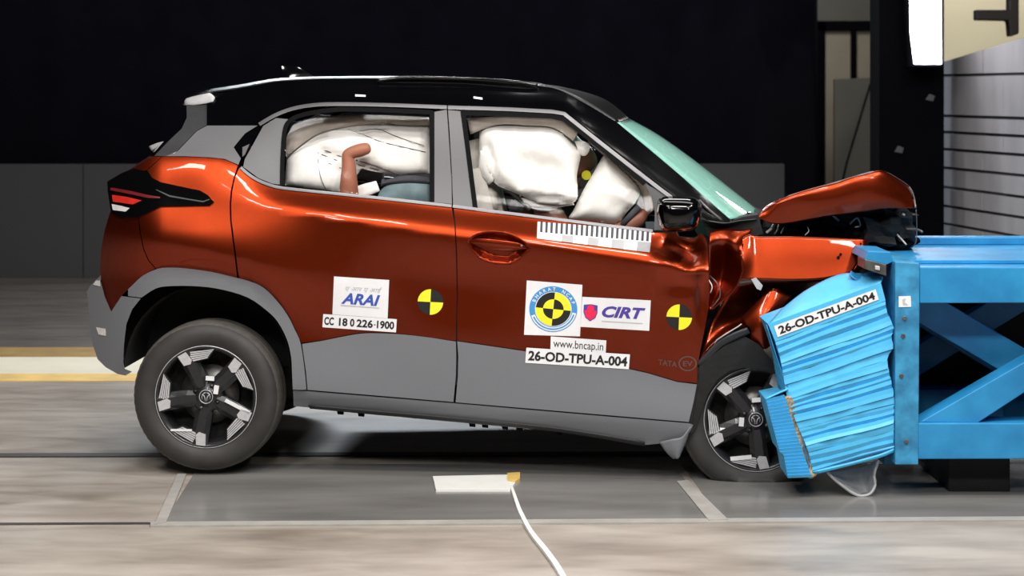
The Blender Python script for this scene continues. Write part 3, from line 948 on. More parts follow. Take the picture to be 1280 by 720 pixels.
# wheel-arch cladding and rear bumper
arch = spline(ARCH_O, 3) + [(375, 487.4)] + spline(ARCH_I, 3)
fp(sheet('wheel_arch_trim', arch, M['clad'], car, off=-0.016, step=10, flange=0.035))
bp = [(108.5, 365), (113, 357), (120, 350), (126, 352), (131, 371), (139, 389.5), (152, 370), (164, 371.6), (176, 373), (165, 387), (158, 405), (155, 430), (154, 452), (156, 461), (165, 464.5), (157, 469.5), (147, 467.5), (132, 459), (122, 449), (116, 431), (113, 409), (111, 388)]
bmp = fp(sheet('bumper_side', bp, M['clad'], car, off=-0.012, step=7, flange=0.03)); bmp['label'] = 'grey rear bumper side'
fp(sheet('reflector', [(120, 409), (132, 411), (132.5, 420), (123, 418)], M['lamp_white'], bmp, off=-0.016, step=10, flange=0.004))
sheet('reflector', [(116, 356), (120, 350.5), (125, 351), (125.5, 358), (121, 357)], M['lamp_white'], bmp, off=-0.016, step=10, flange=0.004)

# tailgate, bumper and glass across the back
def vs_at(x, y, e=0.0): return (x, y, vsurf(x, y) + e)
crown('tailgate', [vs_at(195, 196, .01), vs_at(170, 211, .01), vs_at(140, 226, .01), vs_at(137, 250, .01), vs_at(139, 266, .01), vs_at(131, 290, .01), vs_at(127, 318, .01), vs_at(127, 350, .01)],
      [(200, 193), (182, 206), (167, 220), (165, 242), (167, 255), (161, 275), (157, 298), (157, 326)], M['paint'], car, 14)
crown('rear_bumper', [vs_at(125, 351), vs_at(110, 366), vs_at(113, 390), vs_at(118, 430), vs_at(132, 457), vs_at(155, 468)],
      [(155, 326), (139, 342), (140, 364), (144, 402), (156, 428), (178, 438)], M['clad'], car, 14)
crown('rear_window', [vs_at(236, 134, .02), vs_at(229, 160, .02), vs_at(214, 175, .02), vs_at(194, 195, .02)],
      [(246, 132), (238, 152), (222, 170), (200, 192)], M['lamp_black'], car, 12)
sp = crown('spoiler', [(229.5, 130, .40), (234, 122, .40), (262, 115.4, .40), (272, 118, .40)],
      [(245, 127), (249, 118.5), (272, 113), (282, 114.5)], M['black_gloss'], car, 14, 4, 0.012)
fp(patch('spoiler_end', [[(229, 131, .42), (233, 123, .40), (262, 116, .38)], [(233, 131.5, .38), (240, 128, .37), (268, 121, .36)], [(240, 131.5, .37), (254, 130, .36), (266, 127, .35)]], M['plastic_grey'], car, 4, 4, 0.006))  # pale material paints in the bright reflection on the spoiler end
patch('wiper', [[(186, 183, .62), (197, 178.5, .6), (208, 176, .58)], [(189, 188, .6), (199, 182, .58), (208, 177.5, .57)]], M['plastic_grey'], car, 3, 3, 0.012)

# roof skin
rn = [(262, 116, .40), (300, 110.4, .38), (350, 101.4, .37), (420, 98.4, .36), (500, 98.4, .36), (570, 99.6, .36), (640, 104.8, .36), (690, 109.6, .345), (718, 121.5, .32), (745, 137, .305), (771, 153, .285)]
rcn = [(272, 111), (305, 106), (355, 98), (420, 96), (500, 95.6), (570, 97), (640, 101.6), (692, 107.4), (732, 116), (760, 127), (786, 148)]
crown('roof', rn, rcn, M['roof'], car, 16)['label'] = 'gloss black roof skin'
rr = [(470, 101, .335), (500, 97.4, .335), (545, 97.6, .335), (600, 99.6, .335), (650, 103.2, .335), (672, 107, .335)]
fp(tube('roof_rail', [P(*q) for q in spline([(x, y, v) for x, y, v in rr], 4)], 0.009, M['black_gloss'], car))
fn = patch('antenna_fin', [[(342, 100.6, .84), (360, 99.6, .835), (396, 99.4, .86)], [(352, 92, .855), (364, 91, .85), (388, 93, .862)], [(352, 82.6, .868), (362, 82.6, .868), (374, 84.4, .868)]], M['black_gloss'], car, 4, 4, 0)
fn2 = mirrored(fn, car)

# windscreen
wn = [(771, 153.5, .285), (806, 181.5, .245), (851, 219.5, .20), (896, 259.5, .15), (913, 274, .135)]
wc = [(787, 149, ), (823, 169), (869, 201.5), (921, 242), (945, 261)]
crown('windscreen', wn, wc, M['teal_glass'], car, 18)['label'] = 'cracked pale teal windscreen'
sheet('sticker', [(771, 153), (785, 156), (800, 168), (792, 170)], M['teal'], car, off=0.0, step=20, flange=0.002, posf=lambda x, y, e: P(x + 10, y + 3, .60 + e), norf=lambda x, y: Vector((.45, -.3, .85)).normalized()) if False else None
crown('cowl', [(884, 276, .10), (905, 279, .10), (925, 276, .12), (946, 274, .14)], [(920, 262), (938, 264), (950, 266), (960, 268)], M['darkgrey'], car, 12)

# ---------------- crushed front
ff = patch('front_fender', [
    [(925, 300, .085), (936, 293, .09), (948, 295.5, .092), (990, 295.5, .090), (1040, 297.5, .092), (1083, 299.5, .10)],
    [(927, 318, .06), (938, 312, .072), (950, 314, .074), (990, 314, .072), (1040, 315, .076), (1083, 311, .088)],
    [(928, 333, .038), (940, 332, .054), (955, 333, .057), (990, 334, .055), (1035, 334, .06), (1076, 325, .074)],
    [(923, 352, .03), (938, 350, .038), (960, 350.5, .042), (990, 351, .040), (1027, 349, .046), (1066, 341, .058)]], M['paint'], car, 5, 4, 0.005)
ff['label'] = 'orange front fender pushed back and up'
mat_edge = patch('fender_edge', [[(1083, 299.5, .10), (1080, 318, .08), (1066, 341, .058)], [(1087, 303, .30), (1085, 322, .28), (1071, 341, .30)]], M['paint'], car, 4, 3, 0.004)
for x, y, r in ((1070, 312.5, 3.2), (1076, 304.5, 1.4), (1048, 322, 2.2), (1051, 318, 1.8)):
    cprism('bolt_hole', [(x + r * math.cos(a), y + r * math.sin(a)) for a in [k * math.pi / 3 for k in range(6)]], 0.066 if x < 1060 else (0.080 if y > 310 else 0.088), 0.004, M['seal'], car)
patch('fender_fold', [
    [(886, 291, .10), (905, 288, .11), (925, 286, .11), (941, 284.5, .13)],
    [(886, 304, .07), (904, 303, .09), (918, 304, .06), (930, 304, .08)],
    [(886.5, 325, .09), (902, 326, .17), (914, 322, .12), (927, 322, .03)],
    [(887, 345, .09), (900, 346, .20), (912, 344, .15), (927.5, 339, .025)],
    [(887, 365, .09), (896, 366, .17), (905, 366, .12), (917.5, 361, .035)],
    [(884.5, 384, .085), (887, 387, .09), (891, 386, .08), (897.5, 379, .05)]], M['paint'], car, 4, 4, 0.004, wob=0.008)
tube('fold_edge', [P(*q) for q in spline([(926, 318, .03), (929, 330, .025), (927, 343, .024), (919, 361, .03), (908, 372, .04), (897, 381, .045), (889, 387, .06), (884, 385, .08)], 4)], 0.0035, M['paint'], car)
tube('hanging_wire', [P(*q) for q in spline([(887, 345, .06), (893, 350, .04), (899, 359, .035), (900, 370, .04), (895, 378, .04), (890, 384, .05)], 4)], 0.0028, M['steel'], car, 6)
tube('hanging_wire', [P(*q) for q in spline([(888, 366, .06), (890, 358, .05), (886, 350, .06)], 4)], 0.0028, M['white'], car, 6)
# crumpled inner wing below the fender
patch('inner_wing', [
    [(921, 355, .07), (960, 352, .10), (1000, 352, .12), (1030, 350, .14)],
    [(908, 372, .14), (940, 375, .20), (975, 372, .24), (1010, 366, .26)],
    [(890, 405, .13), (915, 402, .18), (945, 395, .22), (975, 385, .28)],
    [(873, 452, .07), (892, 428, .08), (920, 412, .14), (960, 402, .24)]], M['paint'], car, 4, 4, 0.004, wob=0.012)
patch('bumper_remnant', [
    [(926, 397, .10), (945, 378, .095), (965, 361, .09), (979, 366, .09), (990, 370, .10)],
    [(930, 404, .075), (943, 392, .07), (956, 384, .065), (967, 383, .065), (978, 384, .08)],
    [(938, 411, .06), (944, 408, .05), (951, 403, .045), (957, 402, .05), (963, 402, .07)],
    [(938, 424, .06), (945, 428, .055), (952, 430, .05), (958, 432, .055), (964, 436, .075)],
    [(936, 436, .075), (945, 440, .07), (952, 444, .066), (959, 450, .07), (967, 456, .085)]], M['paint'], car, 4, 4, 0.004, wob=0.003)
patch('arch_strip', [[(872, 454, .03), (884, 441, .02), (897, 428, .015), (916, 417, .01), (934, 410.5, .01)],
                     [(876, 461, .04), (889, 448, .03), (903, 434, .025), (920, 425, .02), (938, 417, .02)]], M['darkgrey'], car, 4, 3, 0.012)
tube('trim_clip', [P(*q) for q in ((893, 430, .02), (896, 425, .01), (905, 419, .008), (923, 408, .008), (927, 405, .01))], 0.003, M['plastic_grey'], car, 6)
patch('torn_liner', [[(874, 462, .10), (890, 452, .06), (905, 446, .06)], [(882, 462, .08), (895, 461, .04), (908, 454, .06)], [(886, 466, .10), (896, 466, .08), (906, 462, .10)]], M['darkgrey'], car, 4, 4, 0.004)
cprism('arch_liner_shade', [(874, 459), (890, 445), (905, 433), (930, 420), (950, 432), (966, 452), (978, 472), (958, 463), (930, 460), (912, 464), (897, 475), (885, 493), (877, 515), (870, 536), (863, 545), (868, 510), (873, 482)], 0.025, 0.012, M['dark'], car, 0.002)  # black sheet: liner strip plus painted-in shade over the tyre top
cprism('cowl_side', [(879, 277), (896, 279), (914, 276), (930, 271), (948, 268), (954, 292), (930, 300), (886, 296)], 0.15, 0.10, M['dark'], car)
cprism('tape_flag', [(939, 349), (945, 347), (953.5, 357), (951, 363), (946, 361)], 0.012, 0.003, M['plastic_grey'], car)

# bonnet, buckled upward
hood = patch('bonnet', [
    [(947, 270.5, .15), (965, 279.5, .150), (990, 277.8, .152), (1040, 270.4, .154), (1085, 262.8, .154), (1112, 260.5, .158), (1144, 259.6, .17)],
    [(950, 267, .155), (966, 269, .143), (990, 265, .143), (1040, 256, .143), (1086, 246, .143), (1114, 246, .15), (1143.5, 252, .18)],
    [(954, 262, .17), (968, 259.5, .140), (990, 253, .139), (1040, 242, .138), (1085, 230, .138), (1112, 229, .152), (1141, 243, .20)],
    [(960, 256.5, .19), (971, 252.4, .146), (990, 245.4, .145), (1040, 231.4, .145), (1084, 218.2, .147), (1108, 217.4, .17), (1137, 235.5, .235)],
    [(962, 255, .25), (972, 250.4, .19), (990, 243.4, .19), (1040, 229.4, .19), (1084, 216.2, .195), (1107, 215.4, .22), (1136, 233.5, .28)],
    [(960, 256, .6), (972, 252.5, .6), (990, 246.4, .6), (1038, 233.4, .6), (1080, 221, .6), (1103, 221, .6), (1130, 238, .6)],
    [(950, 262, 1.5), (962, 258, 1.5), (978, 253, 1.5), (1015, 246, 1.5), (1050, 238, 1.5), (1070, 239, 1.5), (1092, 252, 1.5)]], M['paint'], car, 5, 5, 0.012, wob=0.006)
hood['label'] = 'orange bonnet buckled upward'
tube('bonnet_edge', [P(*q) for q in spline([(985, 245.6, .172), (1010, 237.9, .172), (1040, 229.8, .165), (1084, 216.6, .168), (1095, 215.2, .18), (1107, 215.8, .205), (1120, 222.6, .22), (1136.4, 234, .262), (1142, 246, .20), (1144.5, 260, .16)], 4)], 0.0045, M['trim'], car, 8)

# engine bay pieces
def rock(name, c, r, material, sx=1, sy=1, sz=1, seed=0, parent=car, sub=2):
    bm = bmesh.new()
    bmesh.ops.create_cube(bm, size=2.0)
    bmesh.ops.subdivide_edges(bm, edges=bm.edges[:], cuts=3, use_grid_fill=True)
    for v in bm.verts:
        k = 1 + 0.5 * noise.noise(v.co * 1.3 + Vector((seed * 3.1, seed, 0)))
        v.co = Vector((v.co.x * sx, v.co.y * sy, v.co.z * sz)) * r * k + Vector(c)
    return frombm(name, bm, material, parent)
rock('engine_block', P(1030, 330, .75), 0.16, M['dark'], 1.5, 2.4, 1.2, 1)
rock('air_box', P(1000, 290, .48), 0.09, M['dark'], 1.6, 1.2, .62, 2)
rock('battery_cover', P(1075, 288, .5), 0.09, M['dark'], 1.6, 1.6, .85, 3)
rock('radiator_support', P(1114, 285, .55), 0.08, M['dark'], .95, 2.6, .8, 4)
rock('crushed_headlamp', P(1122, 281, .36), 0.05, M['dark'], 1.1, 1.2, 1.2, 8)
rock('crushed_grille', P(1098, 288, .34), 0.06, M['dark'], 1.1, 1.2, .9, 11)
rock('strut_tower', P(965, 300, .45), 0.10, M['dark'], 1.0, 1.2, 1.1, 5)
rock('crushed_bumper_beam', P(1100, 420, 1.2), 0.10, M['dark'], .8, 3.0, 1.0, 6)
for i, pts in enumerate([[(958, 291, .2), (964, 286, .2), (968, 280, .22)], [(968, 293, .2), (972, 287, .2), (974, 281, .22)], [(976, 292, .2), (981, 284, .22)],
                         [(1006, 294, .2), (1011, 289, .2), (1009, 283, .24)], [(1040, 268, .2), (1044, 272, .2), (1048, 276, .22)], [(1062, 280, .24), (1071, 272, .24), (1075, 282, .26), (1068, 284, .26)],
                         [(1112, 284, .3), (1124, 296, .28), (1133, 306, .26)], [(1145, 262, .2), (1146, 280, .2), (1145, 302, .22), (1140, 309, .24)], [(1132, 286, .3), (1146, 287, .28), (1153, 290, .26)], [(1128, 267, .2), (1131, 269, .2)]]):
    tube('bay_wire', [P(*q) for q in spline(pts, 4)], [0.006, 0.005, 0.004, 0.0025][i % 4], M['steel'] if i % 3 else M['plastic_grey'], car, 6)
tube('hose', [P(*q) for q in spline([(975, 300, .4), (1000, 283, .33), (1035, 285, .32), (1060, 296, .36), (1095, 290, .36), (1125, 306, .33)], 5)], 0.018, M['seal'], car, 8)
tube('hose', [P(*q) for q in spline([(1085, 280, .4), (1110, 300, .34), (1128, 308, .33), (1148, 300, .36)], 5)], 0.014, M['seal'], car, 8)

# underbody, wheel housings, cabin shell
def cbox(name, x0, y0, x1, y1, v0, v1, material, parent=car, bv=0.0):
    a = P(x0, y1, v0); b = P(x1, y0, v0)
    return box(name, (a.x, v0, a.z), (b.x, v1, b.z), material, parent, bv)
prism3('floor_pan', [P(x, y, .14) for x, y in ((372, 472), (870, 505), (870, 545), (806, 548), (700, 531), (600, 521), (400, 503), (372, 500))],
       [P(x, y, .14) + Vector((0, 1.46, 0)) for x, y in ((372, 472), (870, 505), (870, 545), (806, 548), (700, 531), (600, 521), (400, 503), (372, 500))], M['dark'], car)
def housing(name, c, r, v0, v1, a0, a1):
    prof = [(c.x + r * math.cos(a0 + (a1 - a0) * i / 20), c.z + r * math.sin(a0 + (a1 - a0) * i / 20)) for i in range(21)]
    verts, faces = [], []
    for x, z in prof: verts += [(x, v0, z), (x, v1, z)]
    for i in range(20): faces.append((2 * i, 2 * i + 1, 2 * i + 3, 2 * i + 2))
    faces.append(tuple(2 * i + 1 for i in range(21)))
    return mesh(name, verts, faces, M['dark'], car, False)
fp(housing('wheel_housing', P(260, 460, .05), 0.352, .03, .42, math.radians(-8), math.radians(180)))
housing('wheel_housing', P(946, 520, .12), 0.36, .16, .5, math.radians(20), math.radians(200))
prism3('inner_rear_body', [P(x, y, .44) for x, y in ((150, 300), (330, 300), (366, 480), (366, 497), (180, 440), (150, 400))], [P(x, y, .44) + Vector((0, .86, 0)) for x, y in ((150, 300), (330, 300), (366, 480), (366, 497), (180, 440), (150, 400))], M['dark'], car)
prism3('firewall', [P(x, y, .2) for x, y in ((868, 290), (900, 300), (900, 470), (868, 520))], [P(x, y, .2) + Vector((0, 1.34, 0)) for x, y in ((868, 290), (900, 300), (900, 470), (868, 520))], M['dark'], car)
crown('headliner', [(270, 128, .40), (350, 116, .385), (420, 113, .375), (500, 113, .375), (570, 114, .375), (640, 119, .375), (690, 124, .36), (735, 143, .33)],
      [(280, 124), (355, 110), (420, 108), (500, 107), (570, 109), (640, 114), (692, 120), (740, 140)], M['liner'], car, 12, 3, 0.006)
fp(sheet('door_lining', [(392, 246), (560, 262), (860, 300), (862, 500), (392, 470)], M['seatdark'], car, off=0.075, step=40, flange=0.01))

# ---------------- door mirror
mp_ = spline([(823, 250), (830, 246), (848, 245.5), (866, 247), (875, 252), (877.5, 263), (874, 277), (868, 287), (848, 290), (830, 288.5), (824, 280), (820.5, 266)], 3, True)
MIRR_LATER = mp_
tube('wiper_arm', [P(*q) for q in ((874, 250, .13), (886, 262, .12), (900, 274, .12), (914, 277, .14))], 0.006, M['trim'], car, 6)

# ---------------- wheels
def wheel(hub, ang0, R=0.317, flat=None, parent=car, caps=True):
    c = Vector(hub)
    rim = lathe('wheel', [(0.196, .026), (0.205, .008), (0.214, .004), (0.218, .010), (0.216, .02), (0.205, .03), (0.196, .05), (0.188, .10), (0.190, .19), (0.205, .20), (0.21, .19), (0.2, .17), (0.198, .06)], c, M['rim'], parent, 72)
    tp = [(0.208, .02), (0.222, .004), (0.242, -.006), (0.264, -.010), (0.284, -.004), (0.296, .004), (0.305, .012), (R - .006, .02), (R - .002, .034), (R, .055), (R, .062), (R - .008, .064), (R - .008, .07), (R, .072), (R + .001, .095), (R - .008, .097), (R - .008, .104), (R + .001, .106), (R, .132), (R - .008, .134), (R - .008, .14), (R, .142), (R - .002, .17), (R - .012, .186), (0.284, .206), (0.25, .208), (0.208, .182)]
    ty = lathe('tyre', tp, c, M['tyre'], rim, 120)
    ty.data.materials.append(M['tread'])
    n = len(tp)
    for p in ty.data.polygons:
        if 6 <= p.index % (n - 1) <= 23: p.material_index = 1
    for k in range(120):
        for i in (6, 7, 8):
            if k % 2:
                v = ty.data.vertices[k * n + i]
                d = Vector((v.co.x - c.x, 0, v.co.z - c.z)).normalized()
                v.co -= d * 0.0016
    if flat is not None:
        for v in ty.data.vertices:
            if v.co.z < flat:
                ex = flat - v.co.z
                v.co.z = flat + ex * 0.0
                v.co.y += (-1 if v.co.y < c.y + .1 else 1) * ex * 0.4
    lathe('rim_lip', [(0.213, .005), (0.2165, .0035), (0.2175, .007), (0.213, .008)], c, M['machined'], rim, 72, True, True)
    lathe('brake_disc', [(0.001, .09), (0.05, .088), (0.125, .095), (0.126, .11), (0.001, .11)], c, M['steel'], rim, 40)
    lathe('wheel_barrel', [(0.19, .12), (0.14, .125), (0.001, .13)], c, M['dark'], rim, 40)
    def pol(r, a, y): return c + Vector((r * math.cos(math.radians(a)), y, r * math.sin(math.radians(a))))
    lathe('hub', [(0.001, .012), (0.030, .012), (0.034, .016), (0.060, .022), (0.068, .03), (0.07, .07)], c, M['rim'], rim, 40)
    for s in range(5):
        a = ang0 + 72 * s
        # spoke: centre ridge and two flanks
        st = []
        for r, hw, y0, y1 in ((0.045, 36, .016, .024), (0.085, 25, .014, .028), (0.13, 16.5, .012, .030), (0.175, 12.5, .009, .024), (0.207, 11.5, .006, .016)):
            st.append([pol(r, a + hw, y1), pol(r, a + hw * .45, y0), pol(r, a - hw * .45, y0), pol(r, a - hw, y1)])
        verts = [p for q in st for p in q] + [p + Vector((0, .03, 0)) for q in st for p in q]
        faces = []
        m = len(st)
        for i in range(m - 1):
            for k in range(3):
                faces.append((i * 4 + k, i * 4 + k + 1, (i + 1) * 4 + k + 1, (i + 1) * 4 + k))
                b = m * 4
                faces.append((b + i * 4 + k, b + (i + 1) * 4 + k, b + (i + 1) * 4 + k + 1, b + i * 4 + k + 1))
            for k in (0, 3):
                b = m * 4
                faces.append((i * 4 + k, (i + 1) * 4 + k, b + (i + 1) * 4 + k, b + i * 4 + k))
        fixnormals(mesh('spoke', verts, faces, M['rim'], rim))
        # machined tip
        q = [(0.152, a - 1), (0.160, a + 9.5), (0.2075, a + 9.5), (0.2075, a - 1.5), (0.166, a - 5)]
        fr = [pol(r, t, .004) for r, t in q]
        prism3('machined_tip', fr, [p + Vector((0, .02, 0)) for p in fr], M['machined'], rim)
        # striped fan clockwise of the tip
        fanv, fanf = [], []
        q = [pol(0.156, a - 4, .012), pol(0.2075, a - 2, .012), pol(0.2075, a - 37, .012), pol(0.160, a - 29, .012)]
        prism3('fan_plate', q, [p + Vector((0, .02, 0)) for p in q], M['rim'], rim)
        for b in range(5):
            t0, t1 = b / 5 + 0.02, b / 5 + 0.16
            L0, L1 = pol(0.158 + .048 * t0, a - 6 + 3 * t0, .008), pol(0.158 + .048 * t1, a - 6 + 3 * t1, .008)
            R0, R1 = pol(0.163 + .043 * t0, a - 28 - 8 * t0, .008), pol(0.163 + .043 * t1, a - 28 - 8 * t1, .008)
            k = len(fanv)
            for p in (L0, R0, R1, L1): fanv.append(p)
            for p in (L0, R0, R1, L1): fanv.append(p + Vector((0, .006, 0)))
            fanf += [(k, k + 1, k + 2, k + 3), (k, k + 4, k + 5, k + 1), (k + 1, k + 5, k + 6, k + 2), (k + 2, k + 6, k + 7, k + 3), (k + 3, k + 7, k + 4, k)]
        fixnormals(mesh('machined_bars', fanv, fanf, M['machined'], rim))
    for s in range(4):
        p = pol(0.052, ang0 + 20 + 90 * s, .014)
        tube('lug_nut', [p, p + Vector((0, -.004, 0)), p + Vector((0, .02, 0))], [0.009, 0.006, 0.009], M['rim'] if s % 2 else M['steel'], rim, 8)
    # centre cap with ring and curved strokes
    tube('cap_ring', [pol(0.0285, t * 15, .010) for t in range(24)], 0.0016, M['machined'], rim, 6, True)
    for sgn in (-1, 1):
        tube('cap_emblem', [c + Vector((sgn * x, .010, z)) for x, z in ((.003, -.018), (.005, -.004), (.010, .006), (.018, .009))], 0.002, M['machined'], rim, 6)
        tube('cap_emblem', [c + Vector((sgn * x, .010, z)) for x, z in ((.016, -.010), (.018, 0), (.012, .014), (.002, .017))], 0.0016, M['machined'], rim, 6)
    return rim

rear_c = P(254, 498.5, 0.0); rear_c.y = 0.045
rw = wheel(rear_c, 44)
rw['label'] = 'five-spoke rear wheel with machined spoke tips'
front_c = P(945.5, 526, 0.03); front_c.y = 0.05
fw = wheel(front_c, 132, flat=0.004)
fw['label'] = 'five-spoke front wheel with flattened tyre, half behind the barrier'
def wtape(c, x, z, w, h, ang, par, y=.004, m='white'):
    ca, sa = math.cos(math.radians(ang)), math.sin(math.radians(ang))
    q = [c + Vector((x + a * ca - b * sa, y, z + a * sa + b * ca)) for a, b in ((-w, -h), (w, -h), (w, h), (-w, h))]
    return prism3('wheel_tape', q, [p + Vector((0, .008, 0)) for p in q], M[m], par)
wtape(rear_c, .018, .078, .018, .009, -4, rw); wtape(rear_c, .044, .030, .018, .010, 82, rw); wtape(rear_c, .135, -.040, .058, .007, -27, rw); wtape(rear_c, -.105, -.142, .045, .004, 0, rw)
wtape(front_c, .001, .082, .018, .009, 4, fw); wtape(front_c, -.060, -.010, .010, .018, -4, fw); wtape(front_c, -.062, -.160, .044, .008, 6, fw)
# far-side wheels
for src, zz in ((rw, 0), (fw, 0)):
    m = mirrored(src, car)
    for ch in list(src.children):
        if ch.name.split('.')[0] in ('tyre', 'spoke', 'rim_lip', 'hub', 'wheel_barrel'):
            mirrored(ch, m)
tube('rear_axle', [Vector((rear_c.x, .25, rear_c.z)), Vector((rear_c.x, 1.49, rear_c.z))], 0.035, M['dark'], car)

# ---------------- airbags, seats and lining in the cabin
FRONT = {}
def pillow(name, poly, v0, bulge, material, parent, step=5.0, soft=14.0, lean=0.0, wr=0.0, folds=(), back=0.5, seed=0.0):
    bm = grid2d(poly, step)
    bm.verts.index_update()
    n = len(bm.verts)
    fv, bv_ = [], []
    ymid = sum(p[1] for p in poly) / len(poly)
    def front(x, y):
        d = max(0, pdist((x, y), poly))
        h = math.sqrt(max(0, 1 - (1 - min(1, d / soft)) ** 2))
        vb = v0 + lean * (ymid - y) / 100.0
        k = wr * noise.noise(Vector((x / 16.0, y / 22.0, seed))) + 0.5 * wr * noise.noise(Vector((x / 6.0, y / 9.0, seed + 4)))
        for (x0, y0, x1, y1, wd, a) in folds:
            ex, ey = x1 - x0, y1 - y0
            L = ex * ex + ey * ey
            t = max(0, min(1, ((x - x0) * ex + (y - y0) * ey) / L))
            dd = math.hypot(x - x0 - t * ex, y - y0 - t * ey)
            k += a * math.exp(-(dd / wd) ** 2)
        return vb - bulge * h + k * min(1, d / 6.0), vb + bulge * back * h
    FRONT[name] = front
    for v in bm.verts:
        x, y = v.co.x, -v.co.y
        a_, b_ = front(x, y)
        fv.append(P(x, y, a_))
        bv_.append(P(x, y, b_))
    faces = [tuple(v.index for v in f.verts) for f in bm.faces] + [tuple(v.index + n for v in reversed(f.verts)) for f in bm.faces]
    for e in bm.edges:
        if len(e.link_faces) == 1:
            i, j = e.verts[0].index, e.verts[1].index
            faces.append((i, j, j + n, i + n))
    bm.free()
    o = mesh(name, fv + bv_, faces, material, parent, True)
    return fixnormals(o)

fb = spline([(599, 168), (604, 158), (618, 155), (650, 155), (690, 157), (706, 166), (718, 180), (726, 190), (724, 205), (721, 220), (722, 238), (719, 252), (700, 256), (676, 255), (655, 246), (640, 240), (622, 232), (612, 222), (601, 205)], 3, True)
ab = pillow('curtain_airbag', fb, .30, .075, M['airbag'], car, 4, 22, lean=.10, wr=.012, seed=1.5,
            folds=[(660, 205, 690, 215, 16, .045), (664, 216, 676, 212, 5, .02), (652, 232, 662, 217, 4, .02), (662, 217, 690, 222, 4, -.02), (610, 185, 622, 228, 5, .02), (655, 246, 700, 248, 4, .025)])
ab['label'] = 'inflated white front curtain airbag'
tube('tether_tag', [P(*q) for q in ((652, 230, .235), (652, 240, .235), (650, 246, .24))], 0.004, M['greyink'], ab, 6)
patch('airbag_tail', [[(600, 188, .27), (612, 196, .25), (620, 210, .25)], [(598, 206, .27), (607, 214, .25), (616, 226, .25)], [(597, 214, .29), (603, 222, .27), (611, 231, .27)]], M['airbag'], ab, 4, 4, 0.02)
patch('airbag_strap', [[(718, 176, .30), (728, 176, .28), (737, 180, .28)], [(721, 184, .28), (729, 186, .26), (737, 188, .27)], [(722, 193, .30), (729, 195, .28), (733, 194, .29)]], M['airbag'], ab, 4, 4, 0.01)
skirt = pillow('airbag_skirt', [(651, 247), (670, 250), (700, 252), (716, 250), (718, 256), (700, 259), (686, 263), (668, 261), (655, 254)], .27, .02, M['airbag'], ab, 4, 6, seed=9)

da = spline([(755, 194), (764, 199), (784, 216), (797, 229), (801, 240), (795, 252), (783, 266), (770, 281), (740, 278), (712, 274), (716, 264), (722, 252), (730, 236), (743, 214)], 3, True)
dab = pillow('driver_airbag', da, .31, .09, M['airbag'], car, 5, 22, lean=.04, wr=.006, seed=3.3, folds=[(800, 236, 768, 262, 3, .012), (756, 268, 790, 226, 2, .006)])
dab['label'] = 'inflated white driver airbag'
patch('pillar_lining', [[(735, 172, .27), (775, 200, .24), (810, 232, .20), (816, 262, .17)], [(735, 178, .36), (768, 206, .33), (798, 236, .30), (808, 270, .28)]], M['liner'], car, 4, 3, 0.006)

mirr = pillow('door_mirror', MIRR_LATER, -.07, .10, M['black_gloss'], car, 4, 18, back=.7)
mirr['label'] = 'gloss black door mirror'
patch('mirror_glass', [[(824.5, 254, -.075), (823, 254, -.12), (826, 254, -.15)], [(821.5, 266, -.075), (820.5, 266, -.12), (823.5, 266, -.155)], [(826, 282, -.075), (825, 282, -.12), (828, 281, -.145)]], M['mirror'], mirr, 4, 4, 0.002)
cprism('mirror_foot', [(842, 283), (866, 283), (874, 296), (868, 299), (848, 297)], -0.05, 0.13, M['black_gloss'], mirr, 0.006)
patch('roof_lining', [[(584, 148, .28), (620, 146, .285), (660, 147, .285), (700, 150, .27), (722, 166, .255)], [(588, 168, .29), (622, 156, .30), (660, 157, .30), (692, 160, .29), (716, 176, .27)]], M['liner'], car, 4, 3, 0.006)
# rear curtain bag
rb = [(356, 232), (358, 196), (372, 184), (400, 166), (440, 157), (480, 154.5), (537, 157), (537, 217), (500, 219), (476, 216), (452, 211), (444, 222), (440, 244)]
rbg = pillow('curtain_airbag', rb, .34, .05, M['airbag'], car, 5, 16, lean=.10, wr=.010, seed=7.7,
       folds=[(400, 187, 440, 201, 2.4, .018), (404, 194, 440, 208, 2.4, .018), (446, 202, 495, 219, 2.6, .03), (446, 206, 485, 217, 2.4, .02), (434, 160, 500, 184, 4, .014), (476, 166, 536, 192, 5, .012), (398, 186, 400, 240, 3, .012), (400, 200, 430, 212, 2, .016)])
rbg['label'] = 'inflated white rear curtain airbag'
fr_ = FRONT['curtain_airbag']
for pts, r in (([(399, 186), (412, 190), (427, 196), (440, 200)], .0022), ([(402, 193), (415, 198), (430, 204), (441, 208)], .0018), ([(403, 202), (416, 206), (430, 212)], .0018),
               ([(445, 200), (465, 206), (482, 212), (499, 218)], .0034), ([(447, 206), (462, 209.5), (478, 214)], .0018), ([(436, 162), (456, 169), (476, 177), (505, 184), (532, 190)], .0016),
               ([(398, 187), (398, 205), (401, 222), (407, 236)], .0016), ([(478, 163), (500, 172), (530, 182)], .0012)):
    tube('bag_seam_fold_shade', [P(x, y, fr_(x, y)[0] - .003) for x, y in spline(pts, 4)], r, M['belt'], rbg, 6)  # dark tubes draw the shade lying in the folds of the bag
hl = pillow('headliner_bag', [(357, 196), (358, 170), (366, 157), (384, 150), (412, 145), (450, 143), (500, 144), (536, 146), (537, 157), (518, 159), (480, 154), (440, 157), (400, 166), (374, 183)], .37, .03, M['liner'], car, 5, 8, lean=.10, wr=.008, seed=2.1, folds=[(490, 152, 536, 156, 5, .02)])
tube('bag_seam_fold_shade', [P(*q) for q in spline([(358, 198, .315), (374, 184, .30), (400, 167, .29), (440, 157.5, .285), (482, 154.5, .29)], 5)], 0.0035, M['belt'], car, 6)

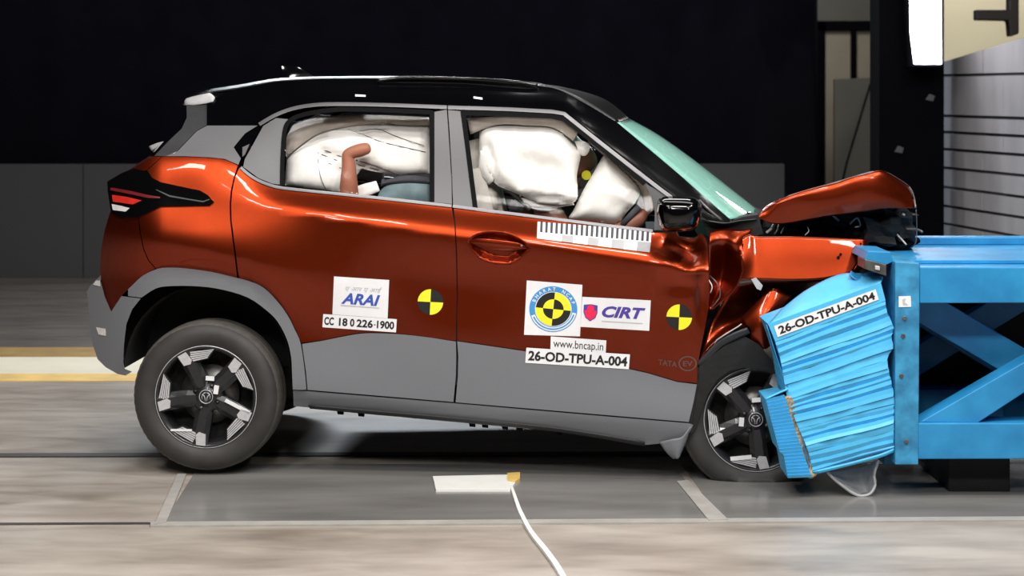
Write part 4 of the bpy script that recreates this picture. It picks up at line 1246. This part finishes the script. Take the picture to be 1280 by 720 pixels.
# seats
def rbox(name, c, s, material, parent, rot=0.0, sub=2):
    bm = bmesh.new(); bmesh.ops.create_cube(bm, size=1.0)
    bmesh.ops.bevel(bm, geom=bm.edges[:], offset=0.18, segments=2, affect='EDGES')
    R = Matrix.Rotation(rot, 4, 'Y')
    for v in bm.verts:
        v.co = R @ Vector((v.co.x * s[0], v.co.y * s[1], v.co.z * s[2])) + Vector(c)
    return frombm(name, bm, material, parent, True)
for vv, nm in ((.50, 'driver_seat'), (1.24, 'passenger_seat')):
    s0 = rbox(nm, P(604, 270, vv), (.20, .46, .68), M['seat'], car, -0.22)
    rbox('cushion', P(680, 345, vv), (.52, .48, .18), M['seat'], s0, -0.08)
    rbox('headrest', P(577, 172, vv), (.10, .26, .18), M['seatdark'], s0, -0.15)
rs_ = rbox('rear_seat', P(352, 300, VC), (.20, 1.15, .62), M['seatdark'], car, -0.3)
rbox('cushion', P(420, 350, VC), (.50, 1.15, .18), M['seatdark'], rs_, -0.08)
rbox('dashboard', P(840, 320, VC), (.36, 1.30, .26), M['seatdark'], car)
sw = tube('steering_wheel', [P(778, 285, .47) + Vector((0.07 * math.sin(a), .18 * math.cos(a), .17 * math.sin(a))) for a in [k * math.pi / 12 for k in range(24)]], 0.015, M['seal'], car, 8, True)
tube('seat_belt', [P(*q) for q in ((600, 218, .30), (620, 229, .28), (640, 241, .27), (662, 262, .30))], 0.009, M['belt'], car, 6)
rbox('belt_buckle', P(645, 258, .30), (.06, .04, .06), M['seatdark'], car, 0.4)
pillow('seat_side_bag', [(599, 229), (612, 232), (621, 240), (622, 263), (598, 260)], .32, .03, M['seat'], car, 5, 8)
tube('door_grab', [P(*q) for q in ((778, 281, .24), (788, 270, .24), (799, 258, .24))], 0.014, M['seatdark'], car, 8)

# ---------------- copies of the undamaged panels on the far side
kids = {}
for o in far_parts:
    par = o.parent
    tgt = kids.get(par.name, car) if par is not car else car
    c = mirrored(o, tgt)
    if o.name.split('.')[0] == 'window_glass': pass
    kids[o.name] = c
far_bag = mirrored(ab, car); far_bag2 = mirrored(rbg, car)

# ------------------------------------------------------------------ stickers and print on the doors
def on(off):
    return lambda x, y, lift: surf(x, y, off - lift)
# test-house square + code strip on the rear door
d = Decal(on(-0.001))
q = [(417.5, 345.5), (486.5, 350), (484.5, 398), (415.5, 393)]
d.quad(q, M['white'], .001)
sub = lambda q, a, b, c, e: [bil(q, a, b), bil(q, c, b), bil(q, c, e), bil(q, a, e)]
d.text(sub(q, .22, .21, .88, .37), 'ए आर ए आई', M['greyink'], .0022, .0, .3)
d.text(sub(q, .15, .41, .85, .70), 'ARAI', M['blueink'], .0022, .035, .3, 1.02)
d.quad(sub(q, .14, .735, .84, .755), M['greyink'], .0022, 2)
d.build('sticker', rdo, 'white square sticker with blue lettering')
d = Decal(on(-0.0025))
q = [(404, 392.5), (496, 399), (495, 415.5), (403, 409)]
d.quad(q, M['white'], .0012)
d.text(sub(q, .02, .2, .15, .8), 'CC', M['ink'], .0024, .03)
d.text(sub(q, .22, .2, .335, .8), '18', M['ink'], .0024, .03)
d.text(sub(q, .37, .2, .43, .8), '0', M['ink'], .0024, .03)
d.text(sub(q, .46, .2, .68, .8), '226', M['ink'], .0024, .03)
d.quad(sub(q, .695, .5, .715, .58), M['ink'], .0024, 1)
d.text(sub(q, .735, .2, .97, .8), '1900', M['ink'], .0024, .03)
d.build('sticker', rdo, 'white code strip below the square sticker')
def target(cx, cy, r, par, lab):
    d = Decal(on(-0.001))
    q = [(cx - r, cy - r), (cx + r, cy - r), (cx + r, cy + r), (cx - r, cy + r)]
    for k in range(4):
        d.sector(q, 0, .5, k * math.pi / 2 - .05, (k + 1) * math.pi / 2 - .05, M['yellow'] if k % 2 else M['blackv'], .0012, 8)
    d.build('target_marker', par, lab)
# note sector(0) centre handled below
def sector0(s, q, r0, r1, a0, a1, m, lift, n=10, c=(0.5, 0.5)):
    def pt(r, a): return bil(q, c[0] + r * math.cos(a), c[1] - r * math.sin(a))
    for i in range(n):
        u, w = a0 + (a1 - a0) * i / n, a0 + (a1 - a0) * (i + 1) / n
        if r0 > 0: s.poly([pt(r0, u), pt(r1, u), pt(r1, w), pt(r0, w)], m, lift)
        else: s.poly([bil(q, c[0], c[1]), pt(r1, u), pt(r1, w)], m, lift)
Decal.sector = sector0
target(538, 377.5, 16, rdo, 'round yellow and black target marker')
target(849, 396.5, 16, fdo, 'round yellow and black target marker')
# round emblem square
d = Decal(on(-0.001))
q = [(658.5, 350.5), (728, 356), (725, 420.5), (655, 418.5)]
d.quad(q, M['white'], .001)
for k in range(1):
    d.sector(q, .33, .43, 0, 2 * math.pi, M['skyink'], .0020, 40, (.50, .50))
d.sector(q, .345, .415, math.radians(200), math.radians(352), M['white'], .0026, 24)
d.sector(q, .365, .392, math.radians(205), math.radians(347), M['skyink'], .0031, 24)
for k in range(4):
    d.sector(q, .185, .315, k * math.pi / 2 - .05, (k + 1) * math.pi / 2 - .05, M['yellow'] if k % 2 == 0 else M['blackv'], .0022, 10)
    d.sector(q, 0, .185, k * math.pi / 2 - .05, (k + 1) * math.pi / 2 - .05, M['yellow'] if k % 2 else M['blackv'], .0022, 10)
word = 'BHARAT NCAP'
for i, ch in enumerate(word):
    if ch == ' ': continue
    a = math.radians(158 - i * 13.6)
    vv, ffc = text2d(ch, .02)
    x0 = min(v[0] for v in vv); x1 = max(v[0] for v in vv)
    k = len(d.v)
    for x, y in vv:
        lx, ly = (x - (x0 + x1) / 2) * .085, .348 + y * .085
        d.v.append(d.posf(*bil(q, .5 + ly * math.cos(a) + lx * math.sin(a), .5 - ly * math.sin(a) + lx * math.cos(a)), .0028))
    for f in ffc: d.f.append(tuple(j + k for j in f)); d.fm.append(d.mi(M['white']))
d.build('sticker', fdo, 'white square sticker with round blue, yellow and black emblem')
# shield strip
d = Decal(on(-0.001))
q = [(727.8, 371), (813.5, 375.5), (811.5, 413.5), (725.6, 408.5)]
d.quad(q, M['white'], .0012)
sh = [(.03, .26), (.13, .23), (.23, .26), (.235, .5), (.21, .68), (.135, .80), (.06, .68), (.03, .5)]
d.poly([bil(q, *p) for p in sh], M['purpink'], .0022)
d.poly([bil(q, *p) for p in [(.04, .46), (.08, .42), (.085, .3), (.13, .24), (.18, .3), (.185, .42), (.225, .46), (.2, .66), (.135, .77), (.07, .66)]], M['redink'], .0030)
d.text(sub(q, .30, .26, .93, .64), 'CIRT', M['purpink'], .0022, .04, .28, 1.0)
d.quad(sub(q, .30, .76, .90, .79), M['greyink'], .0022, 2)
d.build('sticker', fdo, 'white strip with red and violet shield and violet lettering')
d = Decal(on(-0.0022))
q = [(688.5, 420.5), (758, 425.5), (757, 443), (688, 438)]
d.quad(q, M['white'], .0012)
d.text(sub(q, .05, .18, .95, .92), 'www.bncap.in', M['ink'], .0022, .0)
d.build('sticker', fdo, 'small white web address strip')
d = Decal(on(-0.0104))
q = [(658, 434.5), (787.5, 443), (786, 461.5), (656.5, 453.5)]
d.quad(q, M['white'], .0015)
d.text(sub(q, .025, .17, .98, .83), '26-OD-TPU-A-004', M['ink'], .0026, .032)
d.build('sticker', fdo, 'white test number strip on the front door')
# scale tape under the window
d = Decal(on(-0.002))
q1 = [(672, 277), (814.5, 288.5), (813.5, 303), (671.5, 291)]
q2 = [(671.5, 291), (813.5, 303), (812, 315.5), (671, 298)]
d.quad(q1, M['white'], .001); d.quad(q2, M['white'], .001)
for i in range(22):
    a = (i + .55) / 22.5
    d.quad(sub(q1, a, 0, a + .022, .92), M['seatdark'], .002, 1)
for a, b in ((.22, .32), (.45, .545), (.66, .77), (.885, 1.0)):
    d.quad(sub(q2, a, 0, b, 1), M['plastic_grey'], .002, 2)
d.build('scale_tape', fdo, 'black and white striped measuring tape')
# badge
d = Decal(on(-0.001))
q = [(823, 449), (846, 452), (846, 459), (823, 456)]
d.text(q, 'TATA', M['badge'], .0015, .02, 0, 1.1)
q = [(848, 445), (871, 445), (871, 464), (848, 464)]
d.sector(q, .42, .5, 0, 2 * math.pi, M['badge'], .0015, 24)
d.text(sub(q, .25, .32, .78, .68), 'EV', M['badge'], .0015, .02)
d.build('badge', fdo, 'small brushed metal door badge')

# ------------------------------------------------------------------ THE DUMMIES
def skin(name, joints, edges, material, parent=None, sub=2):
    """one continuous body: joints {key: (point, radius)}"""
    keys = list(joints)
    me = bpy.data.meshes.new(name)
    me.from_pydata([tuple(joints[k][0]) for k in keys], [(keys.index(a), keys.index(b)) for a, b in edges], [])
    o = link(bpy.data.objects.new(name, me), parent)
    o.modifiers.new('skin', 'SKIN')
    if not me.skin_vertices:
        me.attributes.new if False else None
    bm = bmesh.new(); bm.from_mesh(me)
    ly = bm.verts.layers.skin.verify()
    bm.verts.ensure_lookup_table()
    for i, v in enumerate(bm.verts):
        r = joints[keys[i]][1]
        v[ly].radius = (r, r) if not isinstance(r, tuple) else r
        v[ly].use_root = (i == 0)
    bm.to_mesh(me); bm.free()
    o.modifiers['skin'].use_smooth_shade = True
    s = o.modifiers.new('subdivision', 'SUBSURF'); s.levels = sub; s.render_levels = sub
    me.materials.append(material)
    return o
def CW(p):   # car-local point to world
    return Vector((p.x * CT + p.y * ST, -p.x * ST + p.y * CT, p.z))
def D(px, py, v): return CW(P(px, py, v))
# child dummy thrown over, one leg up behind the rear window
J = {'pelvis': (D(446, 268, .46), .075), 'hip': (D(440, 272, .34), .055), 'knee': (D(436, 252, .235), .05), 'shin': (D(436, 224, .215), .040), 'ankle': (D(436, 203, .225), .031),
     'heel': (D(433.5, 193, .232), .035), 'arch': (D(446, 189, .232), .033), 'ball': (D(457, 186, .234), .030), 'toe': (D(464, 184, .236), .021),
     'hip2': (D(444, 268, .54), .055), 'knee2': (D(470, 275, .56), .036), 'ankle2': (D(480, 300, .56), .026), 'toe2': (D(496, 302, .56), .016),
     'belly': (D(470, 285, .48), .08), 'chest': (D(500, 298, .48), .085), 'neck': (D(520, 305, .48), .035), 'head': (D(540, 310, .48), .075),
     'shoulder': (D(502, 300, .42), .035), 'elbow': (D(480, 312, .42), .026), 'hand': (D(462, 320, .42), .02)}
E = [('pelvis', 'hip'), ('hip', 'knee'), ('knee', 'shin'), ('shin', 'ankle'), ('ankle', 'heel'), ('heel', 'arch'), ('arch', 'ball'), ('ball', 'toe'),
     ('pelvis', 'hip2'), ('hip2', 'knee2'), ('knee2', 'ankle2'), ('ankle2', 'toe2'), ('pelvis', 'belly'), ('belly', 'chest'), ('chest', 'neck'), ('neck', 'head'),
     ('chest', 'shoulder'), ('shoulder', 'elbow'), ('elbow', 'hand')]
tag(skin('child_dummy', J, E, M['skin']), 'tan child crash dummy with one bare leg raised behind the rear window', 'dummy')
# driver dummy between the airbags
J = {'pelvis': (D(640, 335, .50), .13), 'waist': (D(650, 300, .50), .12), 'chest': (D(672, 262, .50), .13), 'neck0': (D(690, 238, .50), .06), 'neck': (D(702, 226, .50), .055),
     'skull': (D(718, 205, .46), .085), 'crown': (D(724, 190, .46), .075), 'brow': (D(735, 198, .45), .062), 'nose': (D(745, 208, .44), .03), 'chin': (D(733, 226, .45), .045),
     'sh': (D(676, 252, .36), .06), 'el': (D(712, 296, .30), .045), 'wr': (D(775, 288, .27), .034), 'ha': (D(800, 274, .26), .036), 'fi': (D(808, 262, .27), .02),
     'sh2': (D(676, 252, .66), .06), 'el2': (D(712, 296, .72), .045), 'wr2': (D(770, 284, .66), .034), 'ha2': (D(790, 274, .62), .034),
     'hp': (D(655, 342, .42), .09), 'kn': (D(770, 345, .42), .07), 'an': (D(818, 430, .42), .045), 'to': (D(850, 432, .42), .035),
     'hp2': (D(655, 342, .60), .09), 'kn2': (D(770, 345, .60), .07), 'an2': (D(818, 430, .60), .045), 'to2': (D(850, 432, .60), .035)}
E = [('pelvis', 'waist'), ('waist', 'chest'), ('chest', 'neck0'), ('neck0', 'neck'), ('neck', 'skull'), ('skull', 'crown'), ('skull', 'brow'), ('brow', 'nose'), ('neck', 'chin'),
     ('chest', 'sh'), ('sh', 'el'), ('el', 'wr'), ('wr', 'ha'), ('ha', 'fi'), ('chest', 'sh2'), ('sh2', 'el2'), ('el2', 'wr2'), ('wr2', 'ha2'),
     ('pelvis', 'hp'), ('hp', 'kn'), ('kn', 'an'), ('an', 'to'), ('pelvis', 'hp2'), ('hp2', 'kn2'), ('kn2', 'an2'), ('an2', 'to2')]
drv = tag(skin('driver_dummy', J, E, M['skin_dark']), 'brown crash dummy in the driver seat, face between two white airbags', 'dummy')
mk = [D(733 + 6 * math.cos(a), 219 + 6 * math.sin(a), .375) for a in [k * math.pi / 8 for k in range(16)]]
o = prism3('face_marker', mk, [p + Vector((0, .03, 0)) for p in mk], M['yellow'], drv); o['label'] = 'round yellow face marker'
mk = [D(731 + 7 * math.cos(a), 230 + 6 * math.sin(a), .378) for a in [k * math.pi / 8 for k in range(16)]]
prism3('face_marker', mk, [p + Vector((0, .03, 0)) for p in mk], M['blackv'], drv)
# child seat low in the rear window
cs = empty('child_seat', (0, 0, 0)); tag(cs, 'grey-teal child seat shell with dark pad low in the rear window', 'child seat')
cs.rotation_euler = (0, 0, -TH)
patch('shell', [[(470, 249, .30), (480, 234, .285), (505, 228, .28), (537, 229, .28)], [(468, 258, .27), (482, 250, .262), (507, 246, .26), (537, 247, .26)], [(470, 275, .28), (484, 272, .275), (507, 270, .27), (537, 270, .27)]], M['teal'], cs, 5, 5, 0.02)
patch('pad', [[(482, 225.5, .29), (497, 220.5, .285), (515, 219, .285), (537, 221, .285)], [(478, 229, .275), (497, 226, .27), (515, 225, .27), (537, 227, .27)], [(476, 233, .29), (497, 231, .285), (515, 231, .285), (537, 232, .285)]], M['seatdark'], cs, 4, 4, 0.03)
patch('side_wing', [[(432, 240, .32), (448, 232, .31), (470, 226, .31)], [(436, 250, .30), (455, 246, .295), (474, 238, .29)]], M['airbag'], cs, 4, 3, 0.02)

# ------------------------------------------------------------------ THE BARRIER
fr = empty('barrier_frame', (1.7, 0, 0)); tag(fr, 'blue welded steel barrier frame with diagonal braces at the right', 'barrier')
def FP(name, poly, Y0, depth, material, bv=0.004, par=None):
    return wlocal(wprism(name, poly, Y0, depth, material, None, bv), fr)
YN, YF = -0.36, 0.50
FP('front_plate', [(1119, 327), (1150, 329), (1148, 581), (1119, 581)], YN, 0.98, M['blue_worn'])
FP('front_flange', [(1106, 326), (1119, 326.4), (1119, 581), (1105, 582)], -0.055, 0.62, M['blue_worn'])
FP('top_beam', [(1150, 334), (1500, 334), (1500, 378), (1150, 379)], YN, 0.16, M['blue_steel'])
FP('lower_beam', [(1148, 529), (1500, 529), (1500, 573), (1148, 574)], YN, 0.16, M['blue_steel'])
FP('diagonal_brace', [(1149, 528), (1300, 441), (1300, 478), (1222, 529)], YN + .02, 0.12, M['blue_steel'])
FP('diagonal_brace', [(1300, 441), (1440, 360), (1500, 360), (1300, 478)], YN + .02, 0.12, M['blue_steel'])
def WB(name, p0, p1, wz, y0, y1, material):
    """straight beam between two points of the frame's own side plane"""
    (x0, z0), (x1, z1) = p0, p1
    dx, dz = x1 - x0, z1 - z0
    L = math.hypot(dx, dz); nx, nz = -dz / L * wz / 2, dx / L * wz / 2
    q = [Vector((x0 + nx, y0, z0 + nz)), Vector((x1 + nx, y0, z1 + nz)), Vector((x1 - nx, y0, z1 - nz)), Vector((x0 - nx, y0, z0 - nz))]
    return wlocal(prism3(name, q, [p + Vector((0, y1 - y0, 0)) for p in q], material, None, .004), fr)
zt = W(0, 334, YN).z; zl = W(0, 529, YN).z
xa = W(1150, 0, YN).x; xb = xa + 1.3
WB('top_beam', (xa - .02, zt - .07), (xb, zt - .07), .14, YF, YF + .14, M['blue_steel'])
WB('lower_beam', (xa, zl - .07), (xb, zl - .07), .14, YF, YF + .14, M['blue_steel'])
WB('diagonal_brace', (xa, zt - .16), (xa + .75, zl), .12, YF - .02, YF + .08, M['blue_steel'])
WB('diagonal_brace', (xa + .75, zt - .16), (xa, zl), .12, YF + .08, YF + .16, M['blue_steel'])
WB('diagonal_brace', (xa - .01, zt - .14), (xa + .70, zt - .56), .13, -.08, .04, M['blue_steel'])
top = wlocal(box('cross_beam', (xa + .30, YN + .16, zt - .12), (xa + .42, YF, zt), M['blue_steel'], None, .004), fr)
wlocal(box('cross_beam', (xa + .02, YN + .16, zt - .06), (xa + .10, YF, zt - .004), M['blue_steel'], None, .004), fr)
wlocal(box('top_plate', (xa - .09, YN + .14, zt + .001), (xb, YF + .05, zt + .016), M['blue_steel'], None, .002), fr)
wlocal(box('top_rail', (xa + .06, YF + .05, zt + .016), (xb, YF + .15, zt + .05), M['blue_steel'], None, .004), fr)
wlocal(box('cross_beam', (xa + .55, YN + .16, zl - .12), (xa + .68, YF, zl), M['blue_steel'], None, .004), fr)
wlocal(box('foot_plate', (xa + .15, -.2, 0), (xa + .40, .5, zl - .13), M['dark'], None, .004), fr)
wlocal(box('foot_plate', (xa + .85, -.2, 0), (xa + 1.1, .5, zl - .13), M['dark'], None, .004), fr)
wlocal(box('back_plate', (xa + .10, .66, .12), (xb, .70, zt - .02), M['dark'], None), fr)
FP('bracket', [(1081, 324), (1108, 331), (1108, 345), (1081, 336)], YN + .03, 0.16, M['steel'], .002)
FP('bracket_cap', [(1085, 314), (1113, 315), (1117, 327), (1108, 331), (1081, 324)], YN + .06, 0.3, M['blue_steel'], .003)
FP('bracket_bolt', [(1094, 332), (1100, 333), (1100, 338), (1094, 337)], YN + .018, 0.03, M['machined'], .002)
sq = FP('paper_tag', [(1123.5, 370.5), (1138.5, 370), (1139, 383.5), (1123.5, 384)], YN - .003, 0.003, M['white'], 0); sq['label'] = 'small white paper tag'
FP('tag_print', [(1128, 374), (1132, 373), (1131, 378), (1135, 381), (1129, 381)], YN - .0045, 0.002, M['greyink'], 0)
for x, y in ((1131, 398), (1129, 420), (1133, 552), (1127, 470)):
    FP('bolt', [(x + 3 * math.cos(a), y + 3 * math.sin(a)) for a in [k * math.pi / 3 for k in range(6)]], YN - .006, 0.02, M['steel'], .001)

# crushed deformable face: every pleat a slab of its own
ob = empty('deformable_block', (1.3, -.2, 0)); tag(ob, 'crushed light-blue aluminium honeycomb block with pleated sides, pressed against the front wheel', 'barrier block')
def olocal(o):
    o.parent = ob; o.matrix_parent_inverse = Matrix.Translation(-ob.location); return o
LE = Pchip([0, .25, .45, .62, .8, 1.0], [0, .25, .45, .62, .8, 1.0])
def left_edge(t): return (960 + 55 * t + 3 * math.sin(t * 9), 405 + 186 * t)
RE = [(0.0, 1101, 353), (.1, 1106, 372), (.2, 1111, 392), (.30, 1118, 413), (.33, 1115, 420), (.40, 1117, 434), (.45, 1110, 447), (.55, 1113, 470), (.60, 1116, 482), (.66, 1121, 496), (.75, 1122, 515), (.85, 1121, 535), (.93, 1119, 552), (1.0, 1124, 561)]
rx = Pchip([r[0] for r in RE], [min(r[1], 1118.2) for r in RE]); ry = Pchip([r[0] for r in RE], [r[2] for r in RE])
cuts = [0, .12, .165, .215, .265, .315, .35, .41, .46, .505, .55, .575, .615, .66, .70, .735, .775, .82, .865, .915, .96, 1.0]
random.seed(3)
Y0 = -0.34
for i in range(len(cuts) - 1):
    t0, t1 = cuts[i], cuts[i + 1]
    n = 8
    rows = []
    proud = random.uniform(-.006, .006)
    tilt = random.uniform(.002, .011) * (1 if random.random() < .8 else -1)
    if i == 0: proud, tilt = 0.0, 0.0
    fv = []
    for k in range(n + 1):
        s = k / n
        j = random.uniform(-.003, .003) if i else 0
        for (t, yy) in ((t0, Y0 + proud + j), ((t0 + t1) / 2, Y0 + proud - .3 * abs(tilt) + j), (t1, Y0 + proud + tilt + j)):
            a, b = left_edge(t), (rx(t), ry(t))
            e = -1.5 * random.random() if (i and k == n) else 0
            fv.append(W(a[0] + (b[0] + e - a[0]) * s, a[1] + (b[1] - a[1]) * s + (.7 * math.sin(s * 6 + i) if 0 < i else 0), yy))
    m = len(fv)
    bvv = [Vector((p.x, Y0 + .27, p.z)) for p in fv]
    faces = []
    for k in range(n):
        for r in range(2):
            a = k * 3 + r
            faces.append((a, a + 3, a + 4, a + 1)); faces.append((m + a, m + a + 1, m + a + 4, m + a + 3))
        faces.append((k * 3, m + k * 3, m + k * 3 + 3, k * 3 + 3)); faces.append((k * 3 + 2, k * 3 + 5, m + k * 3 + 5, m + k * 3 + 2))
    for k in (0, n):
        for r in range(2):
            a = k * 3 + r
            faces.append((a, a + 1, m + a + 1, m + a))
    olocal(fixnormals(mesh('pleat', fv + bvv, faces, M['blue'])))
# folded top skin
def opatch(name, rows, material, **k):
    return olocal(patch(name, rows, material, None, conv=lambda q: W(*q), **k))
opatch('top_skin', [[(960, 405, -.34), (990, 394, -.34), (1030, 379.5, -.34), (1070, 365, -.34), (1100.5, 353, -.34)],
                    [(968, 396, -.26), (996, 381, -.26), (1033, 366, -.26), (1071, 355, -.26), (1103, 348, -.27)],
                    [(976, 387, -.18), (1005, 364, -.16), (1040, 346, -.13), (1064, 341, -.11), (1104, 345, -.2)]], M['blue'], nu=4, nv=4, thick=0.005)
opatch('torn_flap', [[(1062, 343, -.2), (1072, 350, -.22), (1086, 347, -.21), (1100, 346, -.22)], [(1064, 338, -.14), (1074, 343, -.15), (1087, 340, -.14), (1098, 343, -.16)]], M['blue_steel'], nu=3, nv=3, thick=0.004)
opatch('side_skin', [[(959, 406, -.335), (974, 454, -.335), (990, 500, -.335), (1014, 590, -.335)], [(957, 404, -.10), (972, 452, -.10), (988, 498, -.10), (1012, 588, -.10)]], M['blue_steel'], nu=4, nv=3, thick=0.004)
opatch('bottom_lip', [[(1016, 590, -.345), (1060, 580, -.345), (1100, 569, -.345), (1118, 561.5, -.345)], [(1020, 593, -.34), (1060, 583, -.34), (1100, 572.4, -.34), (1118, 565, -.34)]], M['blue'], nu=4, nv=3, thick=0.01)
# label on the first pleat
d = Decal(lambda x, y, l: W(x, y, -.342 - l))
q = [(967.5, 407.5), (1094.5, 361.5), (1098.5, 374.5), (972, 421.5)]
d.quad(q, M['white'], .001, 3)
d.text(sub(q, .03, .14, .975, .86), '26-OD-TPU-A-004', M['ink'], .002, .032)
olocal(d.build('sticker', None, 'white test number strip on the blue block'))
# lower bumper element with its fine pleats, and torn honeycomb
pl = []
for i in range(24):
    t0, t1 = i / 24, (i + 1) / 24
    def le(t): return (957 + 18 * min(t / .68, 1) + (4 if t > .68 else 0) + 6 * max(0, (t - .68) / .32), 499 + 99 * t)
    def re_(t): return (981 + 34 * t ** 1.1, 494 + 103 * t)
    jj = 0.0
    a0, a1, b0, b1 = le(t0), le(t1 - .004), re_(t0), re_(t1 - .004)
    f4 = [W(a0[0], a0[1], -.36 + jj), W(b0[0], b0[1], -.36 + jj), W(b1[0], b1[1], -.353 + jj), W(a1[0], a1[1], -.353 + jj)]
    pl.append(f4)
v4, f4s = [], []
for f4 in pl:
    k = len(v4)
    v4 += f4 + [p + Vector((0, .22, 0)) for p in f4]
    f4s += [(k, k + 1, k + 2, k + 3), (k + 4, k + 7, k + 6, k + 5), (k, k + 4, k + 5, k + 1), (k + 1, k + 5, k + 6, k + 2), (k + 2, k + 6, k + 7, k + 3), (k + 3, k + 7, k + 4, k)]
be = olocal(fixnormals(mesh('bumper_element', v4, f4s, M['blue']))); be['label'] = 'small blue pleated bumper element'; be['kind'] = 'stuff'
opatch('element_top', [[(957, 500, -.36), (970, 494, -.36), (985, 487.5, -.36)], [(959, 496, -.2), (972, 490, -.2), (987, 484, -.2)]], M['blue'], nu=3, nv=3, thick=0.006)
opatch('torn_honeycomb', [[(981, 496, -.352), (985.5, 495, -.348), (991, 496, -.34)], [(988, 522, -.345), (993, 521, -.335), (998, 520, -.33)], [(996, 545, -.345), (1001, 545, -.335), (1006, 544, -.33)], [(1005, 568, -.345), (1009, 568, -.335), (1014, 567, -.33)], [(1014, 594, -.35), (1017, 595, -.345), (1021, 593, -.34)]], M['torn'], nu=4, nv=5, thick=0.02, wob=0.02)

# torn plastic pieces under the block
bf = patch('bumper_fragment', [
    [(1034, 590, -.30), (1055, 588, -.20), (1080, 583, -.16), (1098, 575, -.26)],
    [(1044, 600, -.30), (1060, 598, -.20), (1080, 594, -.17), (1093, 592, -.27)],
    [(1058, 610, -.30), (1068, 608, -.22), (1082, 605, -.19), (1094, 604, -.28)],
    [(1075, 620, -.30), (1080, 620, -.24), (1086, 618, -.23), (1091, 613, -.29)]], M['plastic_grey'], None, 5, 5, 0.006, conv=lambda q: W(*q))
bfr = tube('torn_rim', [W(*q) for q in spline([(1034, 590, -.302), (1044, 600, -.302), (1058, 611, -.302), (1066, 616.5, -.302), (1076, 620, -.30), (1088, 617, -.295), (1094, 606, -.285), (1093, 592, -.275), (1098, 576, -.262)], 4)], 0.006, M['plastic_grey'], bf, 8)
tag(bf, 'torn pale grey plastic bumper piece hanging under the blue block', 'debris')
